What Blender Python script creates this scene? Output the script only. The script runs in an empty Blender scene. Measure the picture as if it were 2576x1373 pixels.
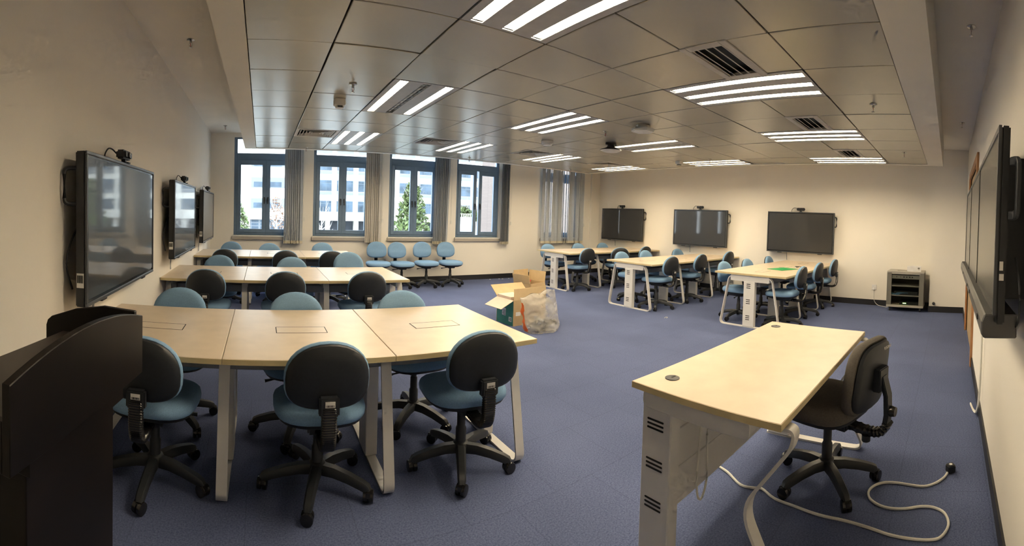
import bpy, bmesh, math, random
from mathutils import Vector, Matrix, Euler, noise
random.seed(7)
S = bpy.context.scene
COL = S.collection

# ------------------------------------------------------------------ camera (a hand-held cylindrical panorama)
F = 1103.565
cam_d = bpy.data.cameras.new('camera')
cam_d.type = 'PANO'
cam_d.panorama_type = 'CENTRAL_CYLINDRICAL'
cam_d.central_cylindrical_range_u_min = -1288 / F
cam_d.central_cylindrical_range_u_max = 1288 / F
cam_d.central_cylindrical_range_v_min = (568.63 - 1373) / F
cam_d.central_cylindrical_range_v_max = 568.63 / F
cam_d.central_cylindrical_radius = 1.0
cam_d.clip_start = 0.02
cam_d.clip_end = 500
cam = bpy.data.objects.new('camera', cam_d)
COL.objects.link(cam)
rgt = Vector((0.84074416, -0.54044107, 0.03275221))
fwd = Vector((0.5412114, 0.84059062, -0.02230783))
up = Vector((-0.01547513, 0.03648105, 0.99921452))
mw = Matrix((rgt, up, -fwd)).transposed().to_4x4()
mw.translation = (-0.4489, -2.2409, 1.4262)
cam.matrix_world = mw
S.camera = cam

# ------------------------------------------------------------------ sky and exposure
SKY = 3.2
world = bpy.data.worlds.new('sky')
S.world = world
world.use_nodes = True
nt = world.node_tree
bg = nt.nodes['Background']
tc = nt.nodes.new('ShaderNodeTexCoord')
sep = nt.nodes.new('ShaderNodeSeparateXYZ')
rmp = nt.nodes.new('ShaderNodeValToRGB')
rmp.color_ramp.elements[0].position = 0.0
rmp.color_ramp.elements[0].color = (0.93, 0.96, 1.0, 1)
rmp.color_ramp.elements[1].position = 0.9
rmp.color_ramp.elements[1].color = (0.74, 0.86, 1.0, 1)
nt.links.new(tc.outputs['Generated'], sep.inputs[0])
nt.links.new(sep.outputs['Z'], rmp.inputs[0])
nt.links.new(rmp.outputs[0], bg.inputs[0])
bg.inputs[1].default_value = SKY
TUBE = 42.0
S.view_settings.view_transform = 'Standard'
S.view_settings.look = 'None'
S.view_settings.exposure = 1.52
S.view_settings.gamma = 1.0
S.view_settings.use_curve_mapping = False
try:
    S.cycles.max_bounces = 6
    S.cycles.diffuse_bounces = 3
    S.cycles.glossy_bounces = 2
    S.cycles.transparent_max_bounces = 12
    S.cycles.sample_clamp_indirect = 6.0
    S.cycles.caustics_reflective = False
    S.cycles.caustics_refractive = False
    S.cycles.use_adaptive_sampling = True
    S.cycles.adaptive_threshold = 0.08
    S.cycles.adaptive_min_samples = 16
except Exception:
    pass

# ------------------------------------------------------------------ materials
MATS = {}
def mat(name, col, rough=0.6, metal=0.0, var=0.06, scale=12.0, bump=0.0, bscale=200.0, spec=0.5, emit=None, estr=0.0, alpha=1.0, aniso=None, trans=0.0):
    m = bpy.data.materials.new(name)
    m.use_nodes = True
    n = m.node_tree.nodes; l = m.node_tree.links
    p = n['Principled BSDF']
    t = n.new('ShaderNodeTexCoord')
    nz = n.new('ShaderNodeTexNoise'); nz.inputs['Scale'].default_value = scale; nz.inputs['Detail'].default_value = 3
    l.new(t.outputs['Object'], nz.inputs['Vector'])
    r = n.new('ShaderNodeValToRGB')
    r.color_ramp.elements[0].position = 0.3; r.color_ramp.elements[1].position = 0.7
    r.color_ramp.elements[0].color = tuple(max(0, c * (1 - var)) for c in col) + (1,)
    r.color_ramp.elements[1].color = tuple(min(1, c * (1 + var)) for c in col) + (1,)
    l.new(nz.outputs['Fac'], r.inputs[0]); l.new(r.outputs[0], p.inputs['Base Color'])
    p.inputs['Roughness'].default_value = rough
    p.inputs['Metallic'].default_value = metal
    p.inputs['Specular IOR Level'].default_value = spec
    p.inputs['Alpha'].default_value = alpha
    p.inputs['Transmission Weight'].default_value = trans
    if emit:
        p.inputs['Emission Color'].default_value = tuple(emit) + (1,)
        p.inputs['Emission Strength'].default_value = estr
    if bump:
        b = n.new('ShaderNodeBump'); b.inputs['Strength'].default_value = bump; b.inputs['Distance'].default_value = 0.004
        n2 = n.new('ShaderNodeTexNoise'); n2.inputs['Scale'].default_value = bscale; n2.inputs['Detail'].default_value = 2
        l.new(t.outputs['Object'], n2.inputs['Vector']); l.new(n2.outputs['Fac'], b.inputs['Height']); l.new(b.outputs[0], p.inputs['Normal'])
    MATS[name] = m
    return m

mat('wall_paint', (0.86, 0.815, 0.735), 0.75, var=0.015, scale=1.6)
mat('slab_paint', (0.82, 0.78, 0.72), 0.85, var=0.03, scale=2)
mat('soffit_paint', (0.72, 0.69, 0.62), 0.7, var=0.02, scale=3)
mat('tile_metal', (0.46, 0.43, 0.355), 0.27, 0.22, var=0.03, scale=2.0, spec=0.5)
mat('gap_shade', (0.03, 0.028, 0.025), 0.9)
mat('baseboard_black', (0.018, 0.018, 0.02), 0.45)
mat('frame_slate', (0.13, 0.20, 0.295), 0.45, 0.1, var=0.05)
mat('stone_sill', (0.42, 0.38, 0.33), 0.45, var=0.35, scale=160)
mat('sill_white', (0.75, 0.74, 0.7), 0.5)
mat('blind_grey', (0.42, 0.45, 0.485), 0.8, var=0.06, scale=40)
mat('blind_cream', (0.60, 0.57, 0.52), 0.8, var=0.05, scale=40)
mat('blind_weight', (0.60, 0.54, 0.40), 0.7)
mat('maple', (0.67, 0.55, 0.41), 0.33, var=0.05, scale=9)
mat('maple_edge', (0.60, 0.49, 0.27), 0.5, var=0.05)
mat('white_metal', (0.74, 0.72, 0.69), 0.38, var=0.02)
mat('tray_grey', (0.28, 0.29, 0.31), 0.5)
mat('black_line', (0.01, 0.01, 0.01), 0.8)
mat('blue_fabric', (0.215, 0.365, 0.555), 0.85, var=0.10, scale=180, bump=0.15, bscale=900, spec=0.3)
mat('black_plastic', (0.016, 0.019, 0.024), 0.5, var=0.1, scale=60)
mat('black_gloss', (0.012, 0.012, 0.013), 0.22)
mat('grey_fabric', (0.125, 0.112, 0.098), 0.9, var=0.12, scale=120, bump=0.2, bscale=700, spec=0.2)
mat('screen_frame', (0.030, 0.032, 0.036), 0.38, 0.3)
mat('screen_rim', (0.075, 0.08, 0.09), 0.35, 0.4)
mat('screen_glass', (0.014, 0.0135, 0.0125), 0.40, var=0.02, spec=0.7)
_p = MATS['screen_glass'].node_tree.nodes['Principled BSDF']
_p.inputs['Coat Weight'].default_value = 0.8
_p.inputs['Coat Roughness'].default_value = 0.045
mat('board_glass', (0.10, 0.098, 0.09), 0.22, var=0.02, spec=0.5)
mat('board_bar', (0.10, 0.10, 0.10), 0.45, 0.2)
mat('sticker', (0.82, 0.80, 0.76), 0.6)
mat('white_cable', (0.78, 0.76, 0.70), 0.5)
mat('grey_cable', (0.35, 0.37, 0.4), 0.5)
mat('ebony', (0.007, 0.005, 0.0045), 0.42, var=0.5, scale=3, spec=0.2)
mat('ebony_top', (0.03, 0.022, 0.018), 0.4, var=0.3, scale=3)
mat('cardboard', (0.50, 0.36, 0.20), 0.85, var=0.06, scale=10)
mat('cardboard_inner', (0.60, 0.45, 0.26), 0.85, var=0.06, scale=10)
mat('cardboard_pale', (0.68, 0.55, 0.45), 0.8, var=0.04)
mat('carton_green', (0.05, 0.24, 0.19), 0.7, var=0.08)
mat('orange_print', (0.80, 0.16, 0.03), 0.6)
mat('red_item', (0.5, 0.05, 0.04), 0.6)
mat('rack_grey', (0.40, 0.38, 0.33), 0.5, var=0.03)
mat('rack_dark', (0.17, 0.165, 0.14), 0.5, var=0.04)
mat('rack_inside', (0.20, 0.20, 0.18), 0.6)
mat('device_grey', (0.42, 0.42, 0.40), 0.4, 0.2)
mat('blue_cable', (0.08, 0.22, 0.42), 0.5)
mat('led_green', (0.3, 0.9, 0.3), 0.5, emit=(0.5, 1.0, 0.3), estr=2.0)
mat('paper_white', (0.80, 0.79, 0.78), 0.6)
mat('green_folder', (0.015, 0.30, 0.08), 0.45)
mat('wood_door', (0.42, 0.20, 0.08), 0.45, var=0.15, scale=6)
mat('wood_leaf', (0.50, 0.36, 0.20), 0.5, var=0.1, scale=6)
mat('chrome', (0.6, 0.58, 0.55), 0.25, 0.9)
mat('vent_grey', (0.52, 0.49, 0.43), 0.5)
mat('vent_dark', (0.045, 0.055, 0.055), 0.7)
mat('lamp_body', (0.42, 0.42, 0.41), 0.45, 0.1)
mat('reflector', (0.80, 0.78, 0.73), 0.22, 0.85)
mat('tube_on', (1, 0.97, 0.9), 0.5, var=0.0, emit=(1.0, 0.83, 0.575), estr=TUBE)
mat('tube_off', (0.40, 0.41, 0.41), 0.3)
mat('detector_white', (0.72, 0.70, 0.65), 0.5)
mat('bulb_red', (0.4, 0.03, 0.03), 0.3)
mat('facade_cream', (0.58, 0.555, 0.50), 0.8, var=0.03, scale=0.4)
mat('facade_grey', (0.16, 0.175, 0.195), 0.7, var=0.05, scale=1)
mat('facade_frame', (0.10, 0.13, 0.155), 0.6)
mat('facade_glass', (0.055, 0.08, 0.11), 0.4, var=0.5, scale=0.6, spec=0.3)
mat('arcade_dark', (0.08, 0.09, 0.11), 0.8, var=0.2, scale=1)
mat('leaf_green', (0.10, 0.135, 0.045), 0.7, var=0.35, scale=1.5)
mat('leaf_autumn', (0.22, 0.12, 0.07), 0.7, var=0.35, scale=2)
mat('bark', (0.28, 0.25, 0.22), 0.9, var=0.2)
mat('bark_pale', (0.42, 0.40, 0.38), 0.9, var=0.1)
mat('street', (0.35, 0.35, 0.34), 0.9, var=0.1, scale=0.5)
mat('lens_glass', (0.01, 0.01, 0.015), 0.05)

def glass(name, tint, gl=0.06):
    m = bpy.data.materials.new(name); m.use_nodes = True
    n = m.node_tree.nodes; l = m.node_tree.links
    for x in list(n): n.remove(x)
    o = n.new('ShaderNodeOutputMaterial'); mx = n.new('ShaderNodeMixShader'); tr = n.new('ShaderNodeBsdfTransparent'); g = n.new('ShaderNodeBsdfGlossy')
    fr = n.new('ShaderNodeLayerWeight'); fr.inputs['Blend'].default_value = gl
    tr.inputs[0].default_value = tuple(tint) + (1,); g.inputs['Roughness'].default_value = 0.02
    l.new(fr.outputs['Fresnel'], mx.inputs[0]); l.new(tr.outputs[0], mx.inputs[1]); l.new(g.outputs[0], mx.inputs[2]); l.new(mx.outputs[0], o.inputs[0])
    MATS[name] = m
glass('pane_glass', (0.93, 0.97, 0.98), 0.08)
glass('smoke_glass', (0.85, 0.85, 0.82), 0.06)

def carpet():
    m = bpy.data.materials.new('carpet'); m.use_nodes = True
    n = m.node_tree.nodes; l = m.node_tree.links; p = n['Principled BSDF']
    t = n.new('ShaderNodeTexCoord')
    a = n.new('ShaderNodeTexNoise'); a.inputs['Scale'].default_value = 120; a.inputs['Detail'].default_value = 4; a.inputs['Roughness'].default_value = 0.8
    b = n.new('ShaderNodeTexNoise'); b.inputs['Scale'].default_value = 1.1; b.inputs['Detail'].default_value = 3
    for x in (a, b): l.new(t.outputs['Object'], x.inputs['Vector'])
    r = n.new('ShaderNodeValToRGB'); e = r.color_ramp.elements
    e[0].position = 0.33; e[0].color = (0.056, 0.076, 0.166, 1); e[1].position = 0.70; e[1].color = (0.165, 0.200, 0.352, 1)
    l.new(a.outputs['Fac'], r.inputs[0])
    r2 = n.new('ShaderNodeValToRGB'); e = r2.color_ramp.elements
    e[0].position = 0.3; e[0].color = (0.86, 0.86, 0.86, 1); e[1].position = 0.75; e[1].color = (1.1, 1.08, 1.05, 1)
    l.new(b.outputs['Fac'], r2.inputs[0])
    br = n.new('ShaderNodeTexBrick'); br.offset = 0.5; br.inputs['Scale'].default_value = 1.0
    br.inputs['Brick Width'].default_value = 0.5; br.inputs['Row Height'].default_value = 0.5; br.inputs['Mortar Size'].default_value = 0.0025; br.inputs['Mortar Smooth'].default_value = 0.6
    br.inputs['Color1'].default_value = (1, 1, 1, 1); br.inputs['Color2'].default_value = (0.97, 0.97, 0.97, 1); br.inputs['Mortar'].default_value = (0.78, 0.78, 0.78, 1)
    l.new(t.outputs['Object'], br.inputs['Vector'])
    m1 = n.new('ShaderNodeMix'); m1.data_type = 'RGBA'; m1.blend_type = 'MULTIPLY'; m1.inputs['Factor'].default_value = 1
    m2 = n.new('ShaderNodeMix'); m2.data_type = 'RGBA'; m2.blend_type = 'MULTIPLY'; m2.inputs['Factor'].default_value = 1
    l.new(r.outputs[0], m1.inputs['A']); l.new(r2.outputs[0], m1.inputs['B']); l.new(m1.outputs['Result'], m2.inputs['A']); l.new(br.outputs['Color'], m2.inputs['B'])
    l.new(m2.outputs['Result'], p.inputs['Base Color'])
    p.inputs['Roughness'].default_value = 0.95; p.inputs['Specular IOR Level'].default_value = 0.15
    bp = n.new('ShaderNodeBump'); bp.inputs['Strength'].default_value = 0.35; bp.inputs['Distance'].default_value = 0.003
    l.new(a.outputs['Fac'], bp.inputs['Height']); l.new(bp.outputs[0], p.inputs['Normal'])
    MATS['carpet'] = m
carpet()

def wall_tiles():
    m = bpy.data.materials.new('pink_tiles'); m.use_nodes = True
    n = m.node_tree.nodes; l = m.node_tree.links; p = n['Principled BSDF']
    t = n.new('ShaderNodeTexCoord'); mp = n.new('ShaderNodeMapping'); mp.inputs['Rotation'].default_value = (math.radians(90), 0, 0)
    br = n.new('ShaderNodeTexBrick'); br.offset = 0.0; br.inputs['Scale'].default_value = 1.0
    br.inputs['Brick Width'].default_value = 0.55; br.inputs['Row Height'].default_value = 0.11; br.inputs['Mortar Size'].default_value = 0.008
    br.inputs['Color1'].default_value = (0.115, 0.087, 0.076, 1); br.inputs['Color2'].default_value = (0.125, 0.096, 0.083, 1); br.inputs['Mortar'].default_value = (0.075, 0.058, 0.052, 1)
    l.new(t.outputs['Object'], mp.inputs[0]); l.new(mp.outputs[0], br.inputs['Vector']); l.new(br.outputs['Color'], p.inputs['Base Color'])
    p.inputs['Roughness'].default_value = 0.6
    MATS['pink_tiles'] = m
wall_tiles()

def bag_plastic():
    m = bpy.data.materials.new('bag_plastic'); m.use_nodes = True
    n = m.node_tree.nodes; l = m.node_tree.links
    for x in list(n): n.remove(x)
    o = n.new('ShaderNodeOutputMaterial'); mx = n.new('ShaderNodeMixShader'); tr = n.new('ShaderNodeBsdfTransparent'); p = n.new('ShaderNodeBsdfPrincipled')
    t = n.new('ShaderNodeTexCoord'); nz = n.new('ShaderNodeTexNoise'); nz.inputs['Scale'].default_value = 9
    r = n.new('ShaderNodeValToRGB'); r.color_ramp.elements[0].color = (0.22, 0.22, 0.22, 1); r.color_ramp.elements[1].color = (0.52, 0.52, 0.52, 1)
    l.new(t.outputs['Object'], nz.inputs['Vector']); l.new(nz.outputs['Fac'], r.inputs[0]); l.new(r.outputs[0], mx.inputs[0])
    p.inputs['Base Color'].default_value = (0.70, 0.67, 0.61, 1); p.inputs['Roughness'].default_value = 0.25
    bp = n.new('ShaderNodeBump'); bp.inputs['Strength'].default_value = 0.5; bp.inputs['Distance'].default_value = 0.02; vz = n.new('ShaderNodeTexNoise'); vz.inputs['Scale'].default_value = 11; vz.inputs['Distortion'].default_value = 1.5; l.new(t.outputs['Object'], vz.inputs['Vector']); l.new(vz.outputs['Fac'], bp.inputs['Height']); l.new(bp.outputs[0], p.inputs['Normal']); p.inputs['Specular IOR Level'].default_value = 0.6
    l.new(tr.outputs[0], mx.inputs[1]); l.new(p.outputs[0], mx.inputs[2]); l.new(mx.outputs[0], o.inputs[0])
    MATS['bag_plastic'] = m
bag_plastic()

# ------------------------------------------------------------------ mesh helpers
class B:
    def __init__(s): s.v = []; s.f = []
    def add(s, vs, fs):
        o = len(s.v); s.v += [tuple(v) for v in vs]; s.f += [tuple(i + o for i in f) for f in fs]; return s
    def box(s, x0, x1, y0, y1, z0, z1, m=None):
        vs = [Vector((x, y, z)) for z in (z0, z1) for y in (y0, y1) for x in (x0, x1)]
        if m is not None: vs = [m @ v for v in vs]
        return s.add(vs, [(0, 2, 3, 1), (4, 5, 7, 6), (0, 1, 5, 4), (2, 6, 7, 3), (0, 4, 6, 2), (1, 3, 7, 5)])
    def prism(s, poly, h0, h1, axis='z', m=None):
        n = len(poly); vs = []
        for h in (h0, h1):
            for a, b in poly:
                v = {'z': (a, b, h), 'y': (a, h, b), 'x': (h, a, b)}[axis]; v = Vector(v); vs.append(m @ v if m is not None else v)
        fs = [tuple(range(n - 1, -1, -1)), tuple(range(n, 2 * n))] + [(i, (i + 1) % n, n + (i + 1) % n, n + i) for i in range(n)]
        if axis == 'y': fs = [tuple(reversed(f)) for f in fs]
        return s.add(vs, fs)
    def lathe(s, prof, n=16, m=None):
        vs = []; fs = []
        for r, z in prof:
            for k in range(n):
                a = 2 * math.pi * k / n; v = Vector((r * math.cos(a), r * math.sin(a), z)); vs.append(m @ v if m is not None else v)
        for i in range(len(prof) - 1):
            for k in range(n): fs.append((i * n + k, i * n + (k + 1) % n, (i + 1) * n + (k + 1) % n, (i + 1) * n + k))
        fs.append(tuple(range(n - 1, -1, -1))); L = (len(prof) - 1) * n; fs.append(tuple(L + k for k in range(n)))
        return s.add(vs, fs)
    def sweep(s, pts, prof, upv=(0, 0, 1), closed=False, scales=None):
        pts = [Vector(p) for p in pts]; n = len(pts); k = len(prof); vs = []; fs = []
        upv = Vector(upv)
        for i, p in enumerate(pts):
            if closed: t = pts[(i + 1) % n] - pts[i - 1]
            else: t = pts[min(i + 1, n - 1)] - pts[max(i - 1, 0)]
            t.normalize()
            a = upv.cross(t)
            if a.length < 1e-4: a = Vector((1, 0, 0)).cross(t)
            a.normalize(); b = t.cross(a); sc = scales[i] if scales else 1
            for u, w in prof: vs.append(p + a * u * sc + b * w * sc)
        for i in range(n if closed else n - 1):
            j = (i + 1) % n
            for q in range(k): fs.append((i * k + q, i * k + (q + 1) % k, j * k + (q + 1) % k, j * k + q))
        if not closed: fs.append(tuple(range(k - 1, -1, -1))); fs.append(tuple((n - 1) * k + q for q in range(k)))
        return s.add(vs, fs)
    def tube(s, pts, r, n=8, closed=False, scales=None):
        return s.sweep(pts, [(r * math.cos(2 * math.pi * q / n), r * math.sin(2 * math.pi * q / n)) for q in range(n)], closed=closed, scales=scales)
    def bar(s, pts, w, t, upv=(0, 0, 1), closed=False):
        return s.sweep(pts, [(-w / 2, -t / 2), (w / 2, -t / 2), (w / 2, t / 2), (-w / 2, t / 2)], upv, closed)
    def mesh(s, name, m, smooth=False, bevel=0, seg=2, auto=None):
        me = bpy.data.meshes.new(name); me.from_pydata(s.v, [], s.f); me.update()
        bm = bmesh.new(); bm.from_mesh(me)
        bmesh.ops.recalc_face_normals(bm, faces=bm.faces)
        if bevel:
            es = [e for e in bm.edges if len(e.link_faces) == 2 and e.calc_face_angle(0) > 0.6]
            bmesh.ops.bevel(bm, geom=es, offset=bevel, segments=seg, affect='EDGES', clamp_overlap=True)
        for f in bm.faces: f.smooth = smooth
        if smooth:
            for e in bm.edges:
                if len(e.link_faces) == 2 and e.calc_face_angle(0) > 0.7: e.smooth = False
        bm.to_mesh(me); bm.free()
        me.materials.append(MATS[m]); return me
    def obj(s, name, m, parent=None, loc=(0, 0, 0), rot=(0, 0, 0), **k):
        return put(name, s.mesh(name, m, **k), parent, loc, rot)

def put(name, me, parent=None, loc=(0, 0, 0), rot=(0, 0, 0), kind=None):
    o = bpy.data.objects.new(name, me); COL.objects.link(o); o.location = loc; o.rotation_euler = rot
    if parent is not None: o.parent = parent
    if kind: o['kind'] = kind
    return o
def thing(name, label, cat, loc=(0, 0, 0), rz=0, group=None):
    o = put(name, None, None, loc, (0, 0, rz)); o['label'] = label; o['category'] = cat
    if group: o['group'] = group
    return o
def tag(o, label, cat, group=None):
    o['label'] = label; o['category'] = cat
    if group: o['group'] = group
    return o
def struct(o): o['kind'] = 'structure'; return o
def rrect(w, h, r, n=5, cx=0, cy=0):
    out = []
    for sx, sy, a0 in ((1, 1, 0), (-1, 1, 90), (-1, -1, 180), (1, -1, 270)):
        for k in range(n + 1):
            a = math.radians(a0 + 90 * k / n); out.append((cx + sx * (w / 2 - r) + r * math.cos(a), cy + sy * (h / 2 - r) + r * math.sin(a)))
    return out
def fillet(pts, r, n=5, closed=False):
    out = []; P = [Vector(p) for p in pts]; N = len(P)
    for i, p in enumerate(P):
        if not closed and i in (0, N - 1): out.append(p); continue
        a = P[i - 1] - p; b = P[(i + 1) % N] - p
        d = min(r, a.length * 0.45, b.length * 0.45); p0 = p + a.normalized() * d; p1 = p + b.normalized() * d
        for k in range(n + 1):
            t = k / n; out.append(p0 * (1 - t) ** 2 + p * 2 * t * (1 - t) + p1 * t ** 2)
    return out
def smoothpath(pts, n=6, closed=False):
    P = [Vector(p) for p in pts]; N = len(P); out = []
    for i in range(N - 1):
        p0 = P[max(i - 1, 0)]; p1 = P[i]; p2 = P[i + 1]; p3 = P[min(i + 2, N - 1)]
        for k in range(n):
            t = k / n
            out.append(0.5 * (2 * p1 + (p2 - p0) * t + (2 * p0 - 5 * p1 + 4 * p2 - p3) * t * t + (3 * p1 - p0 - 3 * p2 + p3) * t ** 3))
    out.append(P[-1]); return out
def Rz(a): return Matrix.Rotation(a, 4, 'Z')
def T(x, y, z): return Matrix.Translation((x, y, z))

# ------------------------------------------------------------------ room shell
XL, XR, YB, YF, ZS, ZC = -1.45, 7.80, 6.33, -2.525, 2.92, 2.513
struct(B().box(XL - .3, XR + .3, YF - .3, YB + .35, -.12, 0).obj('floor', 'carpet'))
struct(B().box(XL - .2, XL, YF - .2, YB + .28, 0, ZS).obj('wall_left', 'wall_paint'))
struct(B().box(XR, XR + .2, YF - .2, YB + .28, 0, ZS).obj('wall_right', 'wall_paint'))
# (wall_front has a door opening)
DX0, DX1, DZ = 4.35, 6.05, 2.22
struct(B().box(XL, DX0, YF - .2, YF, 0, ZS).box(DX1, XR, YF - .2, YF, 0, ZS).box(DX0, DX1, YF - .2, YF, DZ, ZS).obj('wall_front', 'wall_paint'))
# wall with windows
WIN = [(-.99, .27), (.565, 1.74), (2.11, 3.20), (3.62, 4.70), (5.90, 7.08)]
ZW0, ZW1 = .935, 2.84
bw = B(); xs = [XL] + [x for w in WIN for x in w] + [XR]
for i in range(0, len(xs), 2): bw.box(xs[i], xs[i + 1], YB, YB + .24, 0, ZS)
for a, b in WIN: bw.box(a, b, YB, YB + .24, 0, ZW0).box(a, b, YB, YB + .24, ZW1, ZS)
struct(bw.obj('wall_back', 'wall_paint'))
struct(B().box(7.42, XR, YF, -1.905, 0, ZS).obj('trim_1', 'wall_paint', bevel=.004))
struct(B().box(7.50, XR, YB - .06, YB, 0, ZS).obj('trim_2', 'wall_paint', bevel=.004))
ceil = struct(B().box(XL - .2, XR + .2, YF - .2, YB + .28, ZS, ZS + .15).obj('ceiling', 'slab_paint'))
bb = .105
struct(B().box(XL, XL + .012, YF, YB, 0, bb).obj('baseboard_left', 'baseboard_black'))
struct(B().box(XL, XR, YB - .012, YB, 0, bb).box(7.488, XR, YB - .072, YB - .06, 0, bb).obj('baseboard_back', 'baseboard_black'))
struct(B().box(XR - .012, XR, -1.905, YB - .06, 0, bb).box(7.408, 7.42, YF, -1.893, 0, bb).box(7.42, XR, -1.905, -1.893, 0, bb).obj('baseboard_right', 'baseboard_black'))
struct(B().box(XL, DX0 - .1, YF, YF + .012, 0, bb).box(DX1 + .1, 7.42, YF, YF + .012, 0, bb).obj('baseboard_front', 'baseboard_black'))

# suspended ceiling: white border, dark sheet as shade behind the gaps, metal tiles
GX0, GX1, GY0, GY1 = -.56, 6.60, -1.84, 5.43
OX0, OX1, OY0, OY1 = -.75, 6.70, -2.085, 5.55
bo = B()
for a in ((OX0, GX0, OY0, OY1), (GX1, OX1, OY0, OY1), (GX0, GX1, OY0, GY0), (GX0, GX1, GY1, OY1)): bo.box(*a, ZC - .006, ZC + .10)
bo.obj('ceiling_border', 'soffit_paint', ceil)
B().box(OX0 + .01, OX1 - .01, OY0 + .01, OY1 - .01, ZC + .16, ZC + .19).obj('gap_shade_sheet', 'gap_shade', ceil)  # added near-black sheet, paints the shade seen through the tile gaps
fa = B()
for a in ((OX0, OX0 + .012, OY0, OY1), (OX1 - .012, OX1, OY0, OY1), (OX0, OX1, OY0, OY0 + .012), (OX0, OX1, OY1 - .012, OY1)): fa.box(*a, ZC + .10, ZC + .36)
fa.obj('ceiling_fascia', 'soffit_paint', ceil)
gl = [GX0] + [.6 * i for i in range(0, 11)] + [GX1]
gy = [GY0] + [.6 * j for j in range(-2, 9)] + [GY1]
gl = [x for k, x in enumerate(gl)]
LAMPS = [(c, r) for c in (1, 4, 7, 10) for r in (-2, 2, 6)]
skip = set()
for c, r in LAMPS: skip |= {(c, r), (c, r + 1)}
SQV = [(0, 6), (3, 6), (6, 6), (9, 6)]
skip |= set(SQV)
LV = [(0, -2), (3, -2), (6, -2), (9, -2)]
tile_cache = {}
for i in range(len(gl) - 1):
    for j in range(len(gy) - 1):
        ci, cj = i - 1, j - 3
        if (ci, cj) in skip: continue
        x0, x1, y0, y1 = gl[i], gl[i + 1], gy[j], gy[j + 1]
        w, h = round(x1 - x0 - .011, 4), round(y1 - y0 - .011, 4)
        y_off = 0
        if (ci, cj) in LV:
            h = round(h - .32, 4); y_off = -.16
        if (w, h) not in tile_cache:
            tile_cache[(w, h)] = B().box(-w / 2, w / 2, -h / 2, h / 2, 0, .022).mesh('ceiling_tile', 'tile_metal', bevel=.003, seg=1)
        rx = ry = 0.0; dz = 0.0
        u = random.random()
        if u < .16: rx = random.uniform(-.010, .010); dz = .003
        if (ci, cj) == (10, 1): ry = -.03; dz = .012
        put('ceiling_tile', tile_cache[(w, h)], ceil, ((x0 + x1) / 2, (y0 + y1) / 2 + y_off, ZC + dz), (rx, ry, 0))

# ------------------------------------------------------------------ windows, door
def window(n, a, b, gap=0.0, skew=0):
    w = struct(put('window_%d' % n, None, None, (a, YB, 0)))
    L = b - a; y0, y1 = .05, .11
    B().box(0, .06, y0, y1, ZW0, ZW1).box(L - .06, L, y0, y1, ZW0, ZW1).box(.06, L - .06, y0, y1, ZW1 - .03, ZW1).box(.06, L - .06, y0, y1, ZW0, ZW0 + .05).box(.06, L - .06, y0, y1, 2.40, 2.535).obj('frame', 'frame_slate', w, bevel=.003, seg=1)
    zt, zb = 2.40, ZW0 + .05
    B().box(.062, L - .062, y0 + .005, y0 + .02, 2.47, 2.53).obj('rail_strip', 'facade_frame', w)
    mid = L / 2
    for k in (0, 1):
        x0, x1 = (.06, mid - gap) if k == 0 else (mid + gap, L - .06)
        s = .072; sw = .078
        B().box(x0, x0 + (s if k == 0 else sw), y0 - .012, y1 - .02, zb, zt).box(x1 - (sw if k == 0 else s), x1, y0 - .012, y1 - .02, zb, zt).box(x0 + s, x1 - s, y0 - .012, y1 - .02, zb, zb + s).box(x0 + s, x1 - s, y0 - .012, y1 - .02, zt - s - .02, zt).obj('sash', 'frame_slate', w, bevel=.003, seg=1)
        B().box(x0 + s, x1 - s, y0 + .02, y0 + .026, zb + s, zt - s - .02).obj('pane', 'pane_glass', w)
        hx = x1 - .035 if k == 0 else x0 + .035
        B().box(hx - .012, hx + .012, y0 - .03, y0 - .012, 1.60, 1.68).box(hx - .009, hx + .009, y0 - .05, y0 - .03, 1.55, 1.655).obj('handle', 'black_plastic', w, bevel=.003, seg=1)
    B().box(.06, L - .06, y0 + .02, y0 + .026, 2.535, ZW1 - .03).obj('pane', 'pane_glass', w)
    B().box(-.03, L + .03, -.05, .05, ZW0 - .085, ZW0 - .022).obj('sill_slab', 'stone_sill', w, bevel=.004, seg=1)
    B().box(-.02, L + .02, -.045, .05, ZW0 - .022, ZW0).obj('sill_board', 'sill_white', w)
    return w
for k, (a, b) in enumerate(WIN): window(k + 1, a, b, gap=.028 if k == 3 else 0)

door = struct(put('door_1', None, None, (DX0, YF, 0)))
DW = DX1 - DX0
B().box(-.09, 0, -.10, .025, 0, DZ + .09).box(DW, DW + .09, -.10, .025, 0, DZ + .09).box(0, DW, -.10, .025, DZ, DZ + .09).obj('door_frame', 'wood_door', door, bevel=.004, seg=1)
for k in (0, 1):
    x0 = .005 + k * DW / 2
    lf = B().box(x0, x0 + DW / 2 - .01, -.055, -.012, .005, DZ - .005).obj('door_leaf', 'wood_leaf', door)
    hx = x0 + (DW / 2 - .09 if k == 0 else .08)
    B().tube([(hx, -.012, 1.03), (hx, .045, 1.03), (hx - .10 * (1 - 2 * k), .045, 1.03)], .010).obj('door_handle', 'chrome', lf, smooth=True)

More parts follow.
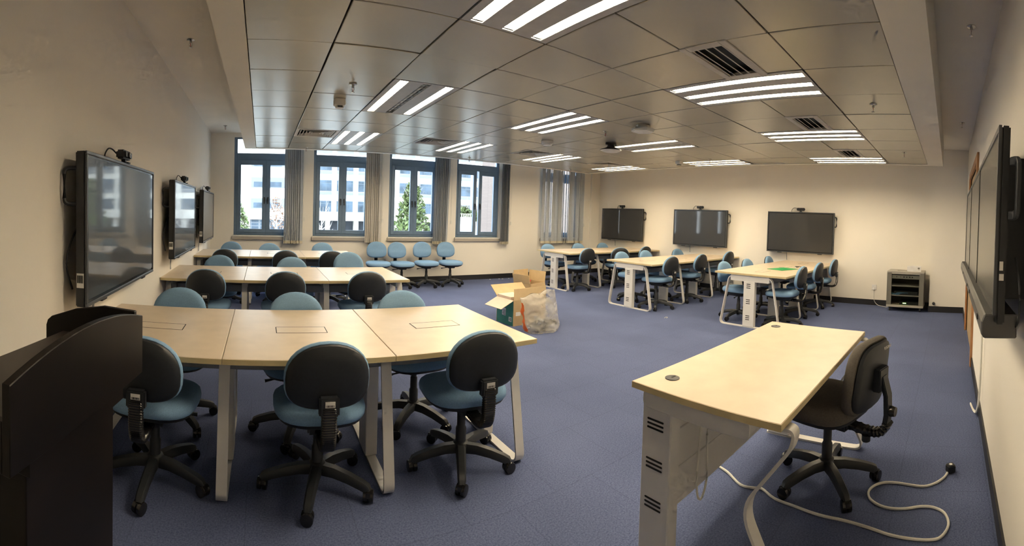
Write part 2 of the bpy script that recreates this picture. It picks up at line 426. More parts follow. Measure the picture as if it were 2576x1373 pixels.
# ------------------------------------------------------------------ ceiling fittings
def lamp(c, r, idx):
    x0, y0 = c * .6, r * .6
    pos = {1: 'first', 4: 'second', 7: 'third', 10: 'fourth'}[c]
    row = {-2: 'whiteboard-side row', 2: 'middle row', 6: 'window-side row'}[r]
    off = (c, r) in ((1, 2), (7, 2))
    t = thing('ceiling_lamp', '%s ceiling light, %s from the left wall, %s' % ('half-lit' if off else 'three-tube', pos, row), 'ceiling light', (x0 + .3, y0 + .6, ZC), group='recessed fluorescent lights')
    W, Ln = .588, 1.186
    body = B().box(-W / 2, W / 2, -Ln / 2, Ln / 2, .13, .14)
    xs = [-.205, 0, .205]; hw = .037
    edges = [-W / 2]
    for x in xs: edges += [x - hw, x + hw]
    edges += [W / 2]
    for k in range(0, len(edges), 2): body.box(edges[k], edges[k + 1], -Ln / 2, Ln / 2, 0, .012)
    for x in xs: body.box(x - hw, x + hw, -Ln / 2, -Ln / 2 + .02, 0, .012).box(x - hw, x + hw, Ln / 2 - .02, Ln / 2, 0, .012)
    body.obj('lamp_housing', 'lamp_body', t)
    for k, x in enumerate(xs):
        rf = B()
        n = 8; prof = [(-hw + 2 * hw * q / n, .005 + .055 * math.sin(math.pi * q / n) ** .6) for q in range(n + 1)]
        for y in (-Ln / 2 + .02, Ln / 2 - .02): rf.v += [(x + a, y, b) for a, b in prof]
        rf.f += [(q, q + 1, n + 2 + q, n + 1 + q) for q in range(n)] + [tuple(range(n + 1)), tuple(range(n + 1, 2 * n + 2))]
        rf.obj('reflector', 'reflector', t)
        dead = off and k == 1
        B().lathe([(.014, -Ln / 2 + .05), (.014, Ln / 2 - .05)], 8, T(x, 0, .021) @ Matrix.Rotation(math.pi / 2, 4, 'X')).obj('tube', 'tube_off' if dead else 'tube_on', t, smooth=True)
        lv = B()
        for q in range(12):
            y = -Ln / 2 + .06 + q * (Ln - .12) / 11
            lv.prism([(-hw, .0), (hw, .0), (hw, .006), (-hw, .006)], y - .0015, y + .0015, 'y', T(x, 0, 0))
        lv.obj('louver', 'reflector', t)['kind'] = 'stuff'
for k, (c, r) in enumerate(LAMPS): lamp(c, r, k)

vp = {0: 'first', 3: 'second', 6: 'third', 9: 'fourth'}
for c, r in SQV:
    t = thing('air_diffuser', 'square four-way ceiling air diffuser near the windows, %s from the left wall' % vp[c], 'air vent', (c * .6 + .3, r * .6 + .3, ZC), group='square air diffusers')
    B().box(-.296, .296, -.296, .296, .06, .07).obj('backing', 'vent_dark', t)
    def ring(s, w, z0, z1):
        b = B()
        for a in ((-s, s, -s, -s + w), (-s, s, s - w, s), (-s, -s + w, -s + w, s - w), (s - w, s, -s + w, s - w)): b.box(*a, z0, z1)
        return b
    ring(.297, .045, 0, .02).obj('frame', 'vent_grey', t)
    for q in range(5):
        s = .235 - q * .043
        bb_ = B()
        pr = [(s, .0), (s - .004, .0), (s - .03, .03), (s - .026, .03)]
        for k in range(4):
            m = Rz(k * math.pi / 2)
            vs = []
            for rr, z in pr:
                vs += [m @ Vector((-rr, -rr, z)), m @ Vector((rr, -rr, z))]
            bb_.add(vs, [(0, 1, 3, 2), (2, 3, 5, 4), (4, 5, 7, 6), (6, 7, 1, 0)])
        bb_.obj('vane', 'vent_grey', t)
for c, r in LV:
    t = thing('slot_vent', 'slatted ceiling air vent among whiteboard-side lights, %s from the left wall' % vp[c], 'air vent', (c * .6 + .3, -.6 - .16 - .0035, ZC), group='slatted air vents')
    hx, hy = .318, .168
    B().box(-hx, hx, -hy, hy, .06, .07).obj('backing', 'vent_dark', t)
    f = B()
    for a in ((-hx, hx, -hy, -hy + .05), (-hx, hx, hy - .05, hy), (-hx, -hx + .065, -hy + .05, hy - .05), (hx - .065, hx, -hy + .05, hy - .05)): f.box(*a, -.006, .02)
    f.obj('frame', 'vent_grey', t, bevel=.003, seg=1)
    for q in range(5):
        y = -hy + .062 + q * .061 * .98 if q < 4 else hy - .0585
        B().box(-hx + .065, hx - .065, -.012, .012, -.0015, .0015, T(0, y, .002) @ Matrix.Rotation(math.radians(25), 4, 'X')).obj('slat', 'vent_grey', t)

def sprinkler(x, y, z, where):
    t = thing('sprinkler_head', 'small chrome sprinkler head ' + where, 'sprinkler', (x, y, z), group='ceiling sprinklers')
    B().lathe([(.034, 0), (.034, -.004), (.014, -.010)], 16).obj('escutcheon', 'chrome', t, smooth=True)
    B().lathe([(.011, -.008), (.011, -.028), (.004, -.03)], 10).obj('nozzle', 'chrome', t, smooth=True)
    B().tube([(-.010, 0, -.028), (-.014, 0, -.045), (0, 0, -.066), (.014, 0, -.045), (.010, 0, -.028)], .0028, 6).obj('yoke', 'chrome', t)
    B().lathe([(.003, -.03), (.003, -.062)], 8).obj('bulb', 'bulb_red', t)
    B().lathe([(.016, -.066), (.016, -.069), (.004, -.071)], 12).obj('deflector', 'chrome', t, smooth=True)
SP = [(.31, 1.46, 'above the table beside the lectern'), (3.27, -1.54, 'on the ceiling tile nearest the right border'), (5.55, -1.57, 'on the far ceiling tile above the server rack'), (3.35, 1.62, 'beside the white hexagonal access point'),
      (5.85, 1.66, 'above the far middle light by the television wall'), (3.35, 5.24, 'on the edge tile over the open window'), (.30, 5.25, 'on the edge tile over the first curtain'), (5.9, 5.30, 'on the edge tile before the drawn blind')]
for x, y, w in SP: sprinkler(x, y, ZC, w)
sc = (ZS - 1.4262) / (ZC - 1.4262)
for x, y, w in [(-.45 + (-.931 + .449) * sc, -2.241 + (3.47 + 2.241) * sc, 'in the high slot beside the window corner'), (-.45 + (-.917 + .449) * sc, -2.241 + (.581 + 2.241) * sc, 'in the high slot above the nearest left screen'),
                (2.342 + .35, -2.34, 'in the high slot above the whiteboard'), (4.155 + 1.3, -2.35, 'in the high slot above the door')]: sprinkler(x, y, ZS, w)

t = thing('presence_detector', 'boxy cream detector hanging beside the first half-lit light', 'detector', (.29, 1.99, ZC))
B().prism(rrect(.11, .11, .02), -.06, 0).obj('housing', 'detector_white', t, bevel=.006)
B().prism(rrect(.075, .075, .02), -.085, -.06).obj('sensor_ring', 'detector_white', t, bevel=.004)
B().box(-.025, .025, -.040, -.037, -.082, -.066).obj('sensor_slot', 'vent_dark', t)
t = thing('smoke_detector', 'round white smoke detector above the gap between tables', 'detector', (3.33, 2.77, ZC))
B().lathe([(.085, 0), (.085, -.03), (.078, -.04)], 24).obj('housing', 'detector_white', t, smooth=True)
B().lathe([(.07, -.04), (.062, -.06), (.0, -.062)], 24).obj('sensor_ring', 'detector_white', t, smooth=True)
t = thing('presence_detector', 'small boxy cream detector beside the far middle light', 'detector', (5.88, 2.31, ZC))
B().prism(rrect(.11, .11, .02), -.055, 0).obj('housing', 'detector_white', t, bevel=.006)
B().prism(rrect(.07, .07, .02), -.08, -.055).obj('sensor_ring', 'rack_dark', t, bevel=.004)
t = thing('access_point', 'white hexagonal wireless access point on the ceiling', 'access point', (3.35, 1.02, ZC))
hexa = [(.135 * math.cos(math.radians(a)), .135 * math.sin(math.radians(a))) for a in range(0, 360, 60)]
B().prism([(x * .6, y * .6) for x, y in hexa], -.035, 0).obj('mount', 'detector_white', t)
B().prism(hexa, -.075, -.035).obj('housing', 'detector_white', t, bevel=.008)
t = thing('dome_microphone', 'black flying-saucer ceiling microphone pod beside the half-lit far light', 'microphone', (3.99, 2.15, ZC))
B().box(-.10, .10, -.012, .012, -.035, 0).obj('bracket', 'black_plastic', t, bevel=.003)
B().lathe([(.045, -.03), (.06, -.06), (.15, -.095), (.155, -.105)], 24).obj('dish', 'black_plastic', t, smooth=True)
B().lathe([(.15, -.106), (.10, -.125), (.03, -.135)], 24).obj('grille', 'detector_white', t, smooth=True)

# ------------------------------------------------------------------ vertical blinds
def blind(a, b, n, label, m, z0, ang, lean=0, weights=True):
    t = thing('vertical_blind', label, 'blind', ((a + b) / 2, YB - .10, 0), group='vertical window blinds')
    w = .089
    B().box(-(b - a) / 2 - .02, (b - a) / 2 + .02, -.02, .02, 2.80, 2.84).obj('head_rail', 'sill_white', t, bevel=.003, seg=1)
    me = {}
    for k in range(n):
        x = -(b - a) / 2 + (b - a) * (k + .5) / n
        an = ang + random.uniform(-.12, .12) if ang is not None else [-.25, .60, -.2, .62, -.3, -.25, .45, -.2, .55, .62, .66, -.3, -.25, .60, -.2, .5, -.3][k]
        pr = [(-w / 2, 0), (-w / 4, .006), (0, .008), (w / 4, .006), (w / 2, 0), (w / 4, .0048), (0, .0068), (-w / 4, .0048)]
        bl = B(); ln = lean * (k / n + .3)
        bl.prism(pr, 0, 1)
        bl.v = [(v[0], v[1], z0 + .05 + (2.80 - z0 - .05) * v[2]) for v in bl.v]
        bl.v = [((v[0]) + ln * (2.8 - v[2]) / 2, v[1], v[2]) for v in bl.v] if lean else bl.v
        s = bl.obj('slat', m, t, (x, random.uniform(-.008, .008), 0), (0, 0, an), smooth=True)
        if weights:
            B().box(-w / 2 + ln, w / 2 + ln, -.001, .010, z0, z0 + .055).obj('weight', 'blind_weight', s)
    xr = (b - a) / 2 + .015
    B().tube([(xr, -.02, 2.79), (xr, -.02, 1.3), (xr + .012, -.02, 1.28), (xr + .012, -.02, 2.79)], .0025, 5).box(xr - .005, xr + .03, -.03, -.012, 1.22, 1.30).obj('cord', 'white_cable', t)
    return t
blind(.00, .345, 9, 'grey vertical blind bunched beside the leftmost window', 'blind_grey', .79, .72)
blind(1.605, 1.92, 8, 'cream vertical blind bunched beside the second window', 'blind_cream', .77, .55, weights=False)
blind(3.06, 3.43, 9, 'grey vertical blind leaning beside the window with the tree', 'blind_grey', .80, .80, lean=-.09)
blind(4.70, 4.93, 8, 'narrow dark grey vertical blind bunched beside the open window', 'blind_grey', .79, .75)
blind(5.84, 7.17, 17, 'grey vertical blind drawn across the far window', 'blind_grey', .80, None)

# ------------------------------------------------------------------ wall screens
def webcam(loc, rz, label, wire=True):
    t = thing('webcam', label, 'webcam', loc, rz, 'webcams on the screens'); t.scale = (1.35, 1.35, 1.35)
    B().box(-.06, .06, -.022, .022, .020, .062).obj('body', 'black_plastic', t, bevel=.008)
    B().box(-.052, .052, -.026, -.020, .026, .056).obj('face', 'screen_frame', t, bevel=.003)
    B().lathe([(.014, 0), (.014, .006), (.009, .008)], 14, T(.0, -.026, .041) @ Matrix.Rotation(math.pi / 2, 4, 'X')).obj('lens', 'lens_glass', t, smooth=True)
    B().box(-.018, .018, -.028, .03, 0, .006).box(-.010, .010, -.010, .010, .006, .022).obj('clip', 'black_plastic', t)
    B().tube(smoothpath([(-.05, .022, .045), (-.085, .03, .06), (-.125, .035, .058), (-.155, .04, .03), (-.16, .04, .0), (-.16, .045, -.04)]), .0035, 6).obj('cable', 'black_plastic', t, smooth=True)
TW, TH, TZ = 1.387, .802, .919
def screen(x, y, rz, label, camlabel, handle=-1, drop=True):
    t = thing('interactive_display', label, 'television', (x, y, TZ), rz, 'wall-mounted interactive displays')
    # local: front faces -y, width along x
    f = .018
    B().box(-TW / 2, TW / 2, .002, .055, 0, TH).obj('back_case', 'screen_frame', t, bevel=.006)
    b = B()
    for a in ((-TW / 2, TW / 2, 0, f), (-TW / 2, TW / 2, TH - f, TH), (-TW / 2, -TW / 2 + f, f, TH - f), (TW / 2 - f, TW / 2, f, TH - f)): b.box(a[0], a[1], -.010, .004, a[2], a[3])
    b.obj('bezel', 'screen_rim', t, bevel=.003, seg=1)
    B().box(-TW / 2 + f, TW / 2 - f, -.003, .003, f, TH - f).obj('screen_border', 'black_gloss', t)
    B().box(-TW / 2 + f + .012, TW / 2 - f - .012, -.0045, .002, f + .018, TH - f - .012).obj('screen', 'screen_glass', t)
    B().box(-TW / 2 + .18, TW / 2 - .18, .055, .09, .12, TH - .12).obj('rear_hump', 'screen_frame', t, bevel=.01)
    B().box(-.3, .3, .09, .131, .25, .55).obj('wall_mount', 'black_plastic', t)
    for s in (-1, 1):
        p = fillet([(s * (TW / 2 - .02), .045, TH - .085), (s * (TW / 2 + .018), .110, TH - .085), (s * (TW / 2 + .018), .110, TH - .27), (s * (TW / 2 - .02), .045, TH - .27)], .03)
        B().tube(p, .011, 8).obj('handle', 'black_plastic', t, smooth=True)
    B().box(-TW / 2 - .002, -TW / 2 + .001, .008, .048, .10, .175).obj('sticker', 'sticker', t)
    bc = B()
    for k in range(7): bc.box(-TW / 2 - .003, -TW / 2, .012 + .005 * k, .0145 + .005 * k + .001 * (k % 2), .125, .165)
    bc.obj('barcode', 'black_line', t)
    for xx in (-.42, .42): B().box(xx - .04, xx + .04, -.006, .04, -.012, .0).obj('rubber_foot', 'black_plastic', t, bevel=.003)
    B().tube(smoothpath([(-TW / 2 + .10, .08, .42), (-TW / 2 + .03, .10, .32), (-TW / 2 + .01, .11, .2), (-TW / 2 + .06, .10, .08)]), .006, 6).obj('power_cable', 'black_plastic', t, smooth=True)
    if drop:
        B().tube([(-.30, .105, .02), (-.30, .115, -.08), (-.297, .115, -.155)], .007, 6).obj('signal_cable', 'grey_cable', t, smooth=True)
    a = Vector((math.cos(rz), math.sin(rz))); n = Vector((-math.sin(rz), math.cos(rz)))
    webcam((x + n.x * .02, y + n.y * .02, TZ + TH), rz, camlabel)
# left wall: front faces +x -> rz = 90deg (local -y -> +x ; local x -> +y)
for yc, w in ((-.188 + TW / 2, 'nearest'), (2.079 + TW / 2, 'middle'), (4.268 + TW / 2, 'farthest')):
    screen(-1.319, yc, math.pi / 2, 'large wall screen on the left wall, the %s of three' % w, 'small webcam with cable on the %s left-wall screen' % w)
for yc, w in ((6.017 - TW / 2, 'beside the drawn blind'), (3.684 - TW / 2, 'in the middle'), (1.35 - TW / 2, 'nearest the server rack')):
    screen(7.669, yc, -math.pi / 2, 'dark wall screen on the far wall, %s' % w, 'small webcam on the far-wall screen %s' % w)

# ------------------------------------------------------------------ smart whiteboard on the front wall (local x along world -x, front faces +y)
t = thing('smart_blackboard', 'long dark interactive board with chalk ledge on the right wall', 'interactive board', (0, YF, 0))
bx0, bx1, bz0, bz1, fy = .99, 3.69, 1.13, 1.79, .125
B().box(bx0, bx1, .095, fy, bz0, bz1).obj('back_case', 'screen_frame', t, bevel=.006)
for k, (a, b) in enumerate(((bx0 + .02, 1.94), (1.97, 2.88), (2.91, bx1 - .02))):
    p = B().box(a, b, fy, fy + .006, bz0 + .03, bz1 - .02).obj('panel', 'board_glass', t)
for x in (1.955, 2.895): B().box(x - .024, x + .024, fy, fy + .009, bz0 + .02, bz1 - .01).obj('divider', 'black_gloss', t)
B().box(bx0, bx1, fy, fy + .01, bz1 - .02, bz1).box(bx0, bx0 + .02, fy, fy + .01, bz0 + .03, bz1 - .02).box(bx1 - .02, bx1, fy, fy + .01, bz0 + .03, bz1 - .02).obj('bezel', 'screen_rim', t)
B().prism([(.05, bz0 - .05), (fy + .035, bz0 - .05), (fy + .045, bz0 - .035), (fy + .045, bz0 + .005), (fy + .035, bz0 + .03), (fy, bz0 + .03), (.05, bz0 + .03)], bx0 + .02, bx1 + .06, 'x').obj('ledge', 'board_bar', t, bevel=.004, seg=1)
for x in (1.2, 1.9, 2.2, 3.0): B().box(x - .02, x + .02, fy + .044, fy + .048, bz0 - .02, bz0 - .005).obj('port', 'black_line', t)
p = fillet([(bx0 + .005, .09, bz1 - .12), (bx0 - .035, .07, bz1 - .12), (bx0 - .035, .07, bz1 - .30), (bx0 + .005, .09, bz1 - .30)], .02)
B().bar(p, .03, .016, (0, 1, 0)).obj('handle', 'black_plastic', t, bevel=.003, seg=1)
B().box(bx0 + .10, bx1 - .25, 0, .095, 1.2, 1.7).obj('wall_mount', 'black_plastic', t)
for z0, z1, y0_ in ((1.275, 1.297, .103), (1.308, 1.338, .106)): B().box(bx0 - .002, bx0, y0_, .1185, z0, z1).obj('sticker', 'sticker', t)
B().tube(smoothpath([(bx0 + .04, .06, 1.35), (bx0 - .01, .05, 1.25), (bx0, .05, 1.14), (bx0 + .06, .06, 1.10)]), .004, 6).obj('power_cable', 'black_plastic', t, smooth=True)
w = thing('network_cable', 'pair of thin white cables hanging from the interactive board to the carpet', 'cable', (0, YF, 0))
for dx in (0, .025):
    B().tube(smoothpath([(2.76 + dx, .025, 1.09), (2.78 + dx, .022, .6), (2.84 + dx, .022, .23), (2.95 + dx, .03, .06), (3.08 + dx, .045, .011), (3.22 + dx, .062, .008)]), .007, 6).obj('strand', 'white_cable', w, smooth=True)

# ------------------------------------------------------------------ tables
def loop_frame(w_bot, w_top, h, bw=.055, th=.012):
    pts = [(0, -w_bot / 2, th / 2), (0, w_bot / 2, th / 2), (0, w_top / 2, h - th / 2), (0, -w_top / 2, h - th / 2)]
    return B().bar(fillet(pts, .07, 6, True), th, bw, (1, 0, 0), True)
SLOT = B().box(-.0012, .0012, -.030, .030, -.005, .005).mesh('vent_slot', 'black_line')
def table(name, x0, x1, y0, y1, h, label, free):
    L, Wd = x1 - x0, y1 - y0
    t = thing(name, label, 'table', ((x0 + x1) / 2, (y0 + y1) / 2, 0), 0, 'long three-part classroom tables')
    seg = L / 3
    for k in range(3):
        a = -L / 2 + k * seg
        p = B().box(a + .0015, a + seg - .0015, -Wd / 2 + .0015, Wd / 2 - .0015, h - .028, h).obj('tabletop', 'maple', t, bevel=.002, seg=1)
        for q in (-1, 1):
            yy = q * (Wd / 2 - .0008)
            B().box(a + .001, a + seg - .001, yy - .0008, yy + .0008, h - .027, h - .002).obj('edge_band', 'maple_edge', p)
        c = a + seg / 2; fw, fh = .147, .064
        B().box(c - fw, c + fw, -fh, fh, h - .001, h + .0006).obj('flap_gap', 'black_line', p)
        B().box(c - fw + .005, c + fw - .005, -fh + .004, fh - .008, h, h + .0012).obj('cable_flap', 'maple', p)
    xe = -L / 2 if free < 0 else L / 2
    B().box(xe - .0005, xe + .0012, -Wd / 2, Wd / 2, h - .027, h - .002).obj('edge_band', 'maple_edge', t) if free > 0 else B().box(xe - .0012, xe + .0005, -Wd / 2, Wd / 2, h - .027, h - .002).obj('edge_band', 'maple_edge', t)
    hh = h - .028
    ends = [-L / 2 + .05, -L / 2 + seg, L / 2 - seg, L / 2 - .05]
    for k, x in enumerate(ends):
        loop_frame(.92, .66, hh - .012).obj('leg_frame', 'white_metal', t, (x, 0, 0), smooth=True)
        outer = (k == 0 and free < 0) or (k == 3 and free > 0)
        B().prism(rrect(.60, .085, .02, 4, 0, hh - .0435), x - .03, x + .03, 'x').obj('apron', 'white_metal', t, bevel=.003, seg=1)
        c = B().box(x - .035, x + .035, -.085, .085, .012, hh - .08).obj('cable_column', 'white_metal', t, bevel=.004, seg=1)
        if outer:
            sx = x + .0352 * (1 if free > 0 else -1)
            for z in (hh * .80, hh * .50, hh * .19):
                for q in range(3): put('vent_slot', SLOT, c, (sx, .01, z + (q - 1) * .026))
    B().box(-L / 2 + .1, L / 2 - .1, -.13, .13, hh - .16, hh - .085).obj('cable_tray', 'tray_grey', t, bevel=.004, seg=1)
    for q in (-.215, .215): B().box(-L / 2 + .1, L / 2 - .1, q - .02, q + .02, hh - .05, hh - .012).obj('support_beam', 'tray_grey', t)
    return t
TAB = dict(
    A=(XL + .004, 1.03, -.245, .78, .736, 'long pale wood table beside the black lectern', 1),
    Bm=(XL + .004, 1.07, 2.02, 3.06, .74, 'long pale wood table along the left wall, middle of three', 1),
    C=(XL + .004, 1.05, 4.22, 5.30, .74, 'long pale wood table nearest the windows on the left', 1),
    D=(5.02, XR - .014, 4.16, 5.24, .75, 'long pale wood table on the right beside the drawn blind', -1),
    E=(4.88, XR - .014, 2.03, 3.03, .75, 'long pale wood table on the right, middle of three', -1),
    G=(5.02, XR - .014, -.12, .98, .75, 'long pale wood table on the right carrying a green folder', -1))
for k, a in TAB.items(): table('conference_table', *a)

# ------------------------------------------------------------------ swivel chairs
def outline(w, h, e=2.6, taper=0.0, n=28):
    out = []
    for k in range(n):
        a = 2 * math.pi * k / n; c, s = math.cos(a), math.sin(a)
        x = math.copysign(abs(c) ** (2 / e), c) * w / 2; y = math.copysign(abs(s) ** (2 / e), s) * h / 2
        out.append((x * (1 - taper * y / (h / 2)), y))
    return out
def back_outline(w, h, n=32):
    out = []
    for k in range(n):
        a = 2 * math.pi * k / n; c, s = math.cos(a), math.sin(a); e = 2.15 if s > 0 else 3.0
        hh = h * .56 if s > 0 else h * .44
        out.append((math.copysign(abs(c) ** (2 / e), c) * w / 2, math.copysign(abs(s) ** (2 / e), s) * hh - h * .06))
    return out
def pad(ol, rings, fn):
    # rings: list of (scale, depth); fn maps (u, v, d) -> Vector
    b = B(); n = len(ol); vs = []; fs = []
    for s, d in rings:
        for u, v in ol: vs.append(fn(u * s, v * s, d))
    for i in range(len(rings) - 1):
        for k in range(n): fs.append((i * n + k, i * n + (k + 1) % n, (i + 1) * n + (k + 1) % n, (i + 1) * n + k))
    fs.append(tuple(range(n - 1, -1, -1))); fs.append(tuple((len(rings) - 1) * n + k for k in range(n)))
    return b.add(vs, fs)
def chair_meshes(fab, bw=.395, bh=.315, sq=2.5, tag_=''):
    m = {}
    ol = back_outline(bw, bh)
    def fb(u, v, d):   # backrest: centre at y=-.285, z=.685, leans back a little, wraps forward at the sides
        return Vector((u, -.292 - d + u * u * .55 - v * .10 + (.010 * math.exp(-((v + .045) / .03) ** 2) if d < -.03 else 0), .690 + v))
    m['backrest'] = pad(ol, [(.15, -.044), (.35, -.044), (.55, -.044), (.80, -.042), (.94, -.032), (1.0, -.016), (1.0, .0), (.97, .008)], fb).mesh('backrest', fab, smooth=True)
    m['back_shell'] = pad(back_outline(bw * .97, bh * .96), [(.98, .006), (1.0, .014), (.97, .026), (.85, .036), (.55, .042)], fb).mesh('back_shell', 'black_plastic', smooth=True)
    so = outline(.465, .44, 2.9, -.03)
    def fs_(u, v, d):
        return Vector((u, v * 1.03 - .005, .455 + d - .10 * max(0, v - .08) ** 1.5 * 3 - u * u * .10))
    m['seat'] = pad(so, [(.96, -.030), (1.0, -.018), (1.005, .0), (.985, .018), (.92, .030), (.75, .036), (.4, .034)], fs_).mesh('seat', fab, smooth=True)
    m['seat_pan'] = pad(so, [(.45, -.085), (.72, -.072), (.93, -.045), (.97, -.028)], fs_).mesh('seat_pan', 'black_plastic', smooth=True)
    m['mechanism'] = B().box(-.07, .07, -.15, .09, .345, .385).mesh('mechanism', 'black_plastic', bevel=.01)
    path = smoothpath([(0, -.12, .362), (0, -.22, .357), (0, -.285, .375), (0, -.312, .43), (0, -.315, .50), (0, -.315, .56)], 5)
    N = len(path)
    m['back_support'] = B().sweep(path, [(-.030, -.014), (.030, -.014), (.034, .0), (.030, .014), (-.030, .014), (-.034, 0)], (1, 0, 0)).mesh('back_support', 'black_plastic', smooth=False) if False else None
    bl = B(); prof = [(.034 * math.cos(a) if False else x, y) for x, y in rrect(.066, .034, .012, 3)]
    fine = smoothpath([(0, -.12, .362), (0, -.24, .357), (0, -.312, .375), (0, -.340, .43), (0, -.347, .50), (0, -.347, .57)], 13)
    sc_ = [1.0 + (.08 if (k % 2 == 0) else -.05) for k in range(len(fine))]
    bl.sweep(fine, [(y, x) for x, y in prof], (1, 0, 0), scales=sc_)
    m['bellows'] = bl.mesh('bellows', 'black_gloss', smooth=False)
    m['support_plate'] = B().box(-.045, .045, -.361, -.320, .530, .615).mesh('support_plate', 'black_plastic', bevel=.008)
    m['sticker'] = B().box(-.020, .024, -.3625, -.3612, .575, .602).mesh('sticker', 'sticker')
    bc = B()
    for k in range(8): bc.box(-.016 + k * .0046, -.0145 + k * .0046 + .001 * (k % 3), -.3632, -.3626, .578, .587)
    m['barcode'] = bc.mesh('barcode', 'black_line')
    m['lever'] = B().tube([(.05, .03, .36), (.16, .04, .352), (.215, .05, .345)], .006, 6, scales=[1, 1, 1.8]).mesh('lever', 'black_plastic', smooth=True)
    m['gas_lift'] = B().lathe([(.030, .10), (.030, .215), (.024, .225), (.024, .30), (.019, .305), (.019, .36)], 16).mesh('gas_lift', 'black_plastic', smooth=True)
    m['hub'] = B().lathe([(.036, .075), (.048, .085), (.050, .118), (.040, .135), (.031, .140)], 18).mesh('hub', 'black_plastic', smooth=True)
    arm = B(); pts = [(.03, 0, .108), (.10, 0, .110), (.18, 0, .098), (.25, 0, .080), (.275, 0, .070), (.285, 0, .055)]
    arm.sweep(pts, [(-.023, -.022), (.023, -.022), (.024, .006), (.015, .019), (-.015, .019), (-.024, .006)], (0, 0, 1), scales=[1.2, 1.12, 1.02, .95, .9, .72])
    m['arm'] = arm.mesh('base_arm', 'black_plastic', smooth=True)
    cs = B()
    for y in (-.014, .014):
        cs.lathe([(.022, -.012), (.030, -.010), (.031, 0), (.030, .010), (.022, .012)], 16, T(0, y, .031) @ Matrix.Rotation(math.pi / 2, 4, 'X'))
    cs.box(-.010, .010, -.006, .006, .02, .058)
    cs.prism([(-.030, .034), (.024, .034), (.018, .056), (-.006, .066), (-.026, .056)], -.010, .010, 'y')
    m['caster'] = cs.mesh('caster', 'black_gloss', smooth=True)
    return m
CM = chair_meshes('blue_fabric')
def chair(x, y, rz, label, group, lift=0.0, base=0.0, M_=CM, spin=0.0, stick=True, name='swivel_chair'):
    t = thing(name, label, 'chair', (x, y, 0), 0, group)
    for nm in ('backrest', 'back_shell', 'seat', 'seat_pan', 'mechanism', 'bellows', 'support_plate', 'lever'):
        put(nm, M_[nm], t, (0, 0, lift), (0, 0, rz))
    if stick:
        s = put('sticker', M_['sticker'], t, (0, 0, lift), (0, 0, rz)); put('barcode', M_['barcode'], s)
    put('gas_lift', M_['gas_lift'], t, (0, 0, lift * .6)); put('hub', M_['hub'], t)
    for k in range(5):
        a = base + k * 2 * math.pi / 5
        p = put('base_arm', M_['arm'], t, (0, 0, 0), (0, 0, a))
        put('caster', M_['caster'], p, (.283, 0, 0), (0, 0, random.uniform(0, 6.28)))
    return t
TN = dict(A='the lectern table', Bm='the middle left table', C='the window-side left table', D='the blind-side right table', E='the middle right table', G='the green folder table')
OFF = .335
def seats(key, near, far):
    for side, lst in (('near', near), ('far', far)):
        for k, s in enumerate(lst):
            x, yb = s[0], s[1]; lift = s[2] if len(s) > 2 else 0; tw = s[3] if len(s) > 3 else random.uniform(-.06, .06); base = s[4] if len(s) > 4 else random.uniform(0, 1.2)
            if side == 'near': rz = tw; cy = yb + OFF
            else: rz = math.pi + tw; cy = yb - OFF
            cx = x
            wall = 'left wall' if key in ('A', 'Bm', 'C') else 'far wall'
            order = ['nearest', 'middle', 'farthest'] if wall == 'left wall' else ['farthest', 'middle', 'nearest']
            pos = {'nearest': 'nearest the ' + wall, 'middle': 'the middle one', 'farthest': 'farthest from the ' + wall}[order[k]]
            lab = 'blue swivel chair at %s, %s side, %s' % (TN[key], 'camera' if side == 'near' else 'window', pos)
            chair(cx, cy, rz, lab, 'blue swivel chairs at the tables', lift, base)
seats('A', [(-.985, -.368, .0, -.02, .92), (-.14, -.368, .0, 0.0, .66), (.672, -.368, 0, -.07, .52)], [(-1.02, .97), (-.195, .89), (.60, .90)])
seats('Bm', [(-.98, 1.905, .005), (-.205, 1.88), (.60, 1.88)], [(-.96, 3.36), (-.055, 3.26, 0, .02, .63), (.68, 3.34, .06)])
seats('C', [(-1.0, 4.10, .01, .08), (-.09, 4.10, 0, .03, .63), (.61, 4.09)], [(-.99, 5.62, .01), (-.28, 5.52), (.66, 5.68, .01)])
seats('D', [(5.39, 4.02, .01, .03, .0), (6.40, 3.90, .01, -.55, 0), (7.175, 4.03, .01, 0, 0)], [(5.44, 5.48, .0), (6.38, 5.55), (7.25, 5.60)])
seats('E', [(5.245, 1.88, .03, .02, .0), (6.17, 1.905, .03, .02, .0), (7.20, 1.905, .045)], [(5.48, 3.30, .0), (6.15, 3.28, .01, .02, 0), (7.38, 3.40)])
seats('G', [(5.39, -.265, .03, .03, 0), (6.26, -.245, .03, .02, 0), (7.175, -.25, .03, .02, 0)], [(5.50, 1.16, .0), (6.32, 1.16, .0), (7.30, 1.18, .0)])
for k, (x, w) in enumerate(((1.75, 'first from the left'), (2.225, 'second from the left'), (2.735, 'third from the left'), (3.25, 'rightmost'))):
    chair(x, 5.74, math.pi + (-.14, .09, 0, -.03)[k], 'empty blue swivel chair lined up under the windows, %s of four' % w, 'empty chairs under the windows', (.01, .0, .01, .01)[k], .0)
GM = chair_meshes('grey_fabric', .40, .43, 4.0)
